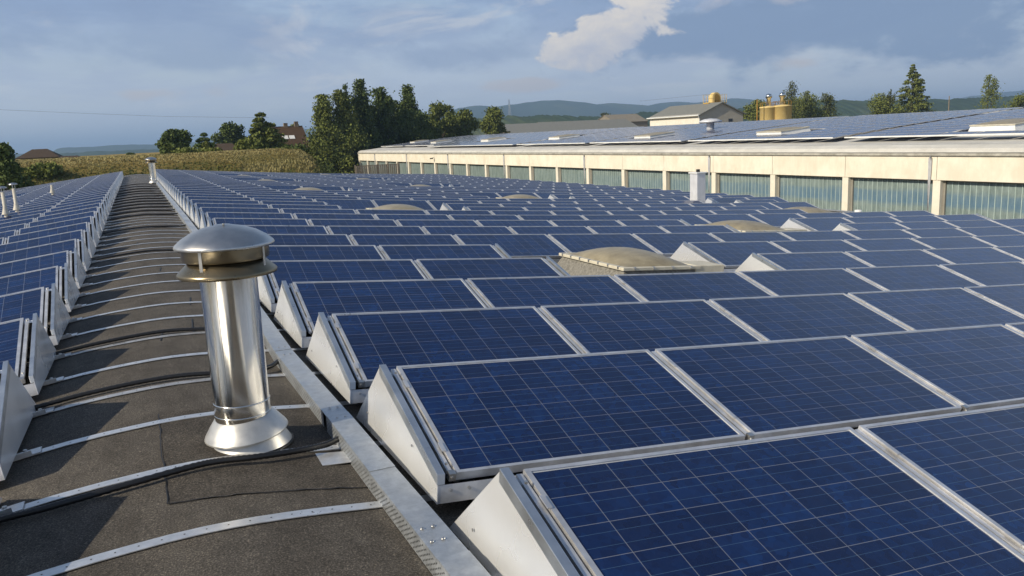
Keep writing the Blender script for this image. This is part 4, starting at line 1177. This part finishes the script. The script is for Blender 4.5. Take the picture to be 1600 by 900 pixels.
# ridge runs back along +Y (towards the left in view)
Lg = 19.5
b = MB(); b.add([(0, 0, 0), (Wd, 0, 0), (Wd, 0, hE), (Wd/2, 0, hR), (0, 0, hE)], [(0, 1, 2, 3, 4)]); b.build('gable_wall', grey_wall_gable_shade, ws)  # gable of the same white walls, its shade put into the grey
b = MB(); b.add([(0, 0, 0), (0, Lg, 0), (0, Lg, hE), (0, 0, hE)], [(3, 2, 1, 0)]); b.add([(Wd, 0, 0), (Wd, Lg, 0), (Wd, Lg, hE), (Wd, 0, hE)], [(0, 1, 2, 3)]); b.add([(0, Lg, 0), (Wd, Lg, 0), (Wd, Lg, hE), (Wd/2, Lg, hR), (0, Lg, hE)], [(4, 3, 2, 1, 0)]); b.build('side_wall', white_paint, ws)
b = MB(); b.add([(-.5, -.4, hE-.25), (-.5, Lg+.4, hE-.25), (Wd/2, Lg+.4, hR+.05), (Wd/2, -.4, hR+.05), (Wd+.5, -.4, hE-.25), (Wd+.5, Lg+.4, hE-.25)], [(0, 1, 2, 3), (3, 2, 5, 4)])
o = b.build('roof', grey_roof, ws); so = o.modifiers.new('thick', 'SOLIDIFY'); so.thickness = .25; so.offset = 1
b = MB(); b.tube([(-.6, -.4, hE-.32), (-.6, Lg+.4, hE-.32)], .16, 8); b.tube([(-.55, -.3, hE-.4), (-.15, -.12, hE-1.0), (-.12, -.12, 0)], .12, 8); b.build('gutter_pipe', white_cap, ws)
MB().box(Wd*.66, Wd*.66+1.1, -.05, .05, hE-2.1, hE-1.3).build('window', dark_glass, ws)
# yellow extractor hood on the workshop ridge
px_ = at(1115, 162, Yg+3)
px_ = at(1117, 161, Yg+5)
ex = empty('dust_extractor', (px_.x, Yg+5, px_.z), 'yellow arched extractor housing with railed platform on the workshop roof', 'extractor')
sc_ = (Yg*.9+15)/FPX*1.0
u = sc_*1.08
hb_ = MB(); arc = [(-9*u, 0), (-9*u, 10*u)]+[(-9*u*math.cos(a*math.pi/10)+0, 10*u+9*u*math.sin(a*math.pi/10)) for a in range(1, 10)]+[(9*u, 10*u), (9*u, 0)]
hb_.prism([(x, 0, z) for x, z in arc], (0, -5*u, 0), (0, 5*u, 0)); fixn(hb_.build('housing', yellow, ex))
MB().prism([(x*.72, 0, z*.85) for x, z in arc], (0, -5*u-.06, 0), (0, -5*u-.02, 0)).build('housing_painted_shade', yellow_dk, ex)  # front face darkened: shaded side of the housing put into the colour
b = MB(); b.box(-20*u, 20*u, -8*u, 8*u, -1.2*u, .2*u); b.build('platform', yellow_dk, ex)
b = MB()
for x in (-20, -13, -8, 10, 15, 20):
    for y_ in (-8, 8): b.box(x*u-.04, x*u+.04, y_*u-.04, y_*u+.04, .2*u, 15*u)
for z in (8, 15):
    for y_ in (-8, 8): b.box(-20*u, -8*u, y_*u-.03, y_*u+.03, z*u-.03, z*u+.03); b.box(8*u, 20*u, y_*u-.03, y_*u+.03, z*u-.03, z*u+.03)
b.box(-20*u, 20*u, -8*u-.03, -8*u+.03, .2*u, 1.0*u); b.box(-20*u, 20*u, 8*u-.03, 8*u+.03, .2*u, 1.0*u); b.box(-20*u-.03, -20*u+.03, -8*u, 8*u, .2*u, 1.0*u)
b.build('railing', yellow, ex)
b = MB(); b.box(-7*u, 7*u, -4*u, 4*u, -8*u, -1.2*u); b.build('support', yellow_dk, ex)
# silos
for i, (px, pyt, hw, Y, lab, cpx) in enumerate(((1201, 167, 13.5, 152, 'left yellow silo, partly behind the other, shiny stack on top', 1201), (1222, 165, 14.5, 150, 'right yellow silo in front, shiny stack on top', 1222))):
    t = at(px, pyt, Y); dep = (t-CAM).dot(w_); r = hw*dep/FPX; s = dep/FPX
    ro = empty('silo', (t.x, Y, t.z-9), lab, 'silo', 'yellow silos behind the hall')
    MB().lathe([(r, 0), (r, 8.7), (r*1.03, 8.72), (r*1.03, 9.0), (r*.9, 9.05), (0, 9.3)], 40).build('tank', yellow, ro, True)
    b = MB()
    for k in range(12):
        an = k*math.pi/6; b.box(-.03, .03, -.03, .03, 9, 10, 0, Matrix.Translation((r*math.cos(an)*.97, r*math.sin(an)*.97, 0)))
    b.lathe([(r*.96, 9.97), (r*.98, 10.0), (r*.96, 10.03)], 30); b.build('railing', yellow_dk, ro)
    rr = 3.2*s
    b = MB().lathe([(rr, 9.1), (rr, 9.1+12*s), (rr*1.5, 9.1+13*s), (rr*1.6, 9.1+16*s), (rr*1.2, 9.1+18.5*s), (0, 9.1+19.5*s)], 20); b.build('stack', steel, ro, True)
mst = at(1183, 188, 151); po = MB().box(-.1, .1, -.1, .1, -6, 6.2*1.0-1.5).build('ladder_mast', yellow_dk); po.location = (mst.x, 151, mst.z); tag(po, 'thin yellow mast left of the silos', 'mast')

# utility pole, lattice mast, wires
pp = at(1482, 176, 190); h = at(1482, 150, 190).z-pp.z
o = MB().tube([(0, 0, -4), (0, 0, h)], [.22, .15], 8).build('utility_pole', wood, None); o.location = pp; tag(o, 'thin wooden pole against the dark forest on the right', 'pole')
pm = at(797, 196, 900); h = at(797, 155, 900).z-pm.z
b = MB()
for k in range(9):
    z0_, z1_ = h*k/9, h*(k+1)/9; w0 = 2.2*(1-k/10); w1 = 2.2*(1-(k+1)/10)
    for sx, sy in ((1, 1), (1, -1), (-1, 1), (-1, -1)):
        b.tube([(sx*w0, sy*w0, z0_), (sx*w1, sy*w1, z1_)], .16, 4, cap=False); b.tube([(sx*w0, sy*w0, z0_), (-sx*w1, sy*w1, z1_)], .10, 4, cap=False)
o = b.build('lattice_mast', galv); o.location = pm; tag(o, 'faint lattice mast on the skyline above the round tree', 'mast')
for i, (pts, lab) in enumerate((([(-20, 170.5), (130, 177), (260, 182), (420, 184)], 'thin power line sagging across the left sky'), ([(1000, 158), (1060, 152), (1110, 147)], 'thin wire reaching the yellow extractor from the left'))):
    q = [at(a, c, 240 if i == 0 else 156) for a, c in pts]
    o = MB().tube(q, .022 if i == 0 else .015, 5).build('power_line', bitumen); tag(o, lab, 'wire')

# ------------------------------------------------------------------ air
HAZE = True
if HAZE:
    hm = D.materials.new('haze'); hm.use_nodes = True; hn = hm.node_tree.nodes; hn.clear()
    pv = hn.new('ShaderNodeVolumePrincipled'); pv.inputs['Color'].default_value = (.46, .68, 1.0, 1); pv.inputs['Density'].default_value = .00024; pv.inputs['Anisotropy'].default_value = .1
    ho = hn.new('ShaderNodeOutputMaterial'); hm.node_tree.links.new(pv.outputs[0], ho.inputs['Volume'])
    o = MB().box(-9500, 14500, -3500, 15500, -230, 190).build('haze', hm); tag(o, 'blue summer air between the roofs and the far hills', 'haze', None, 'stuff')
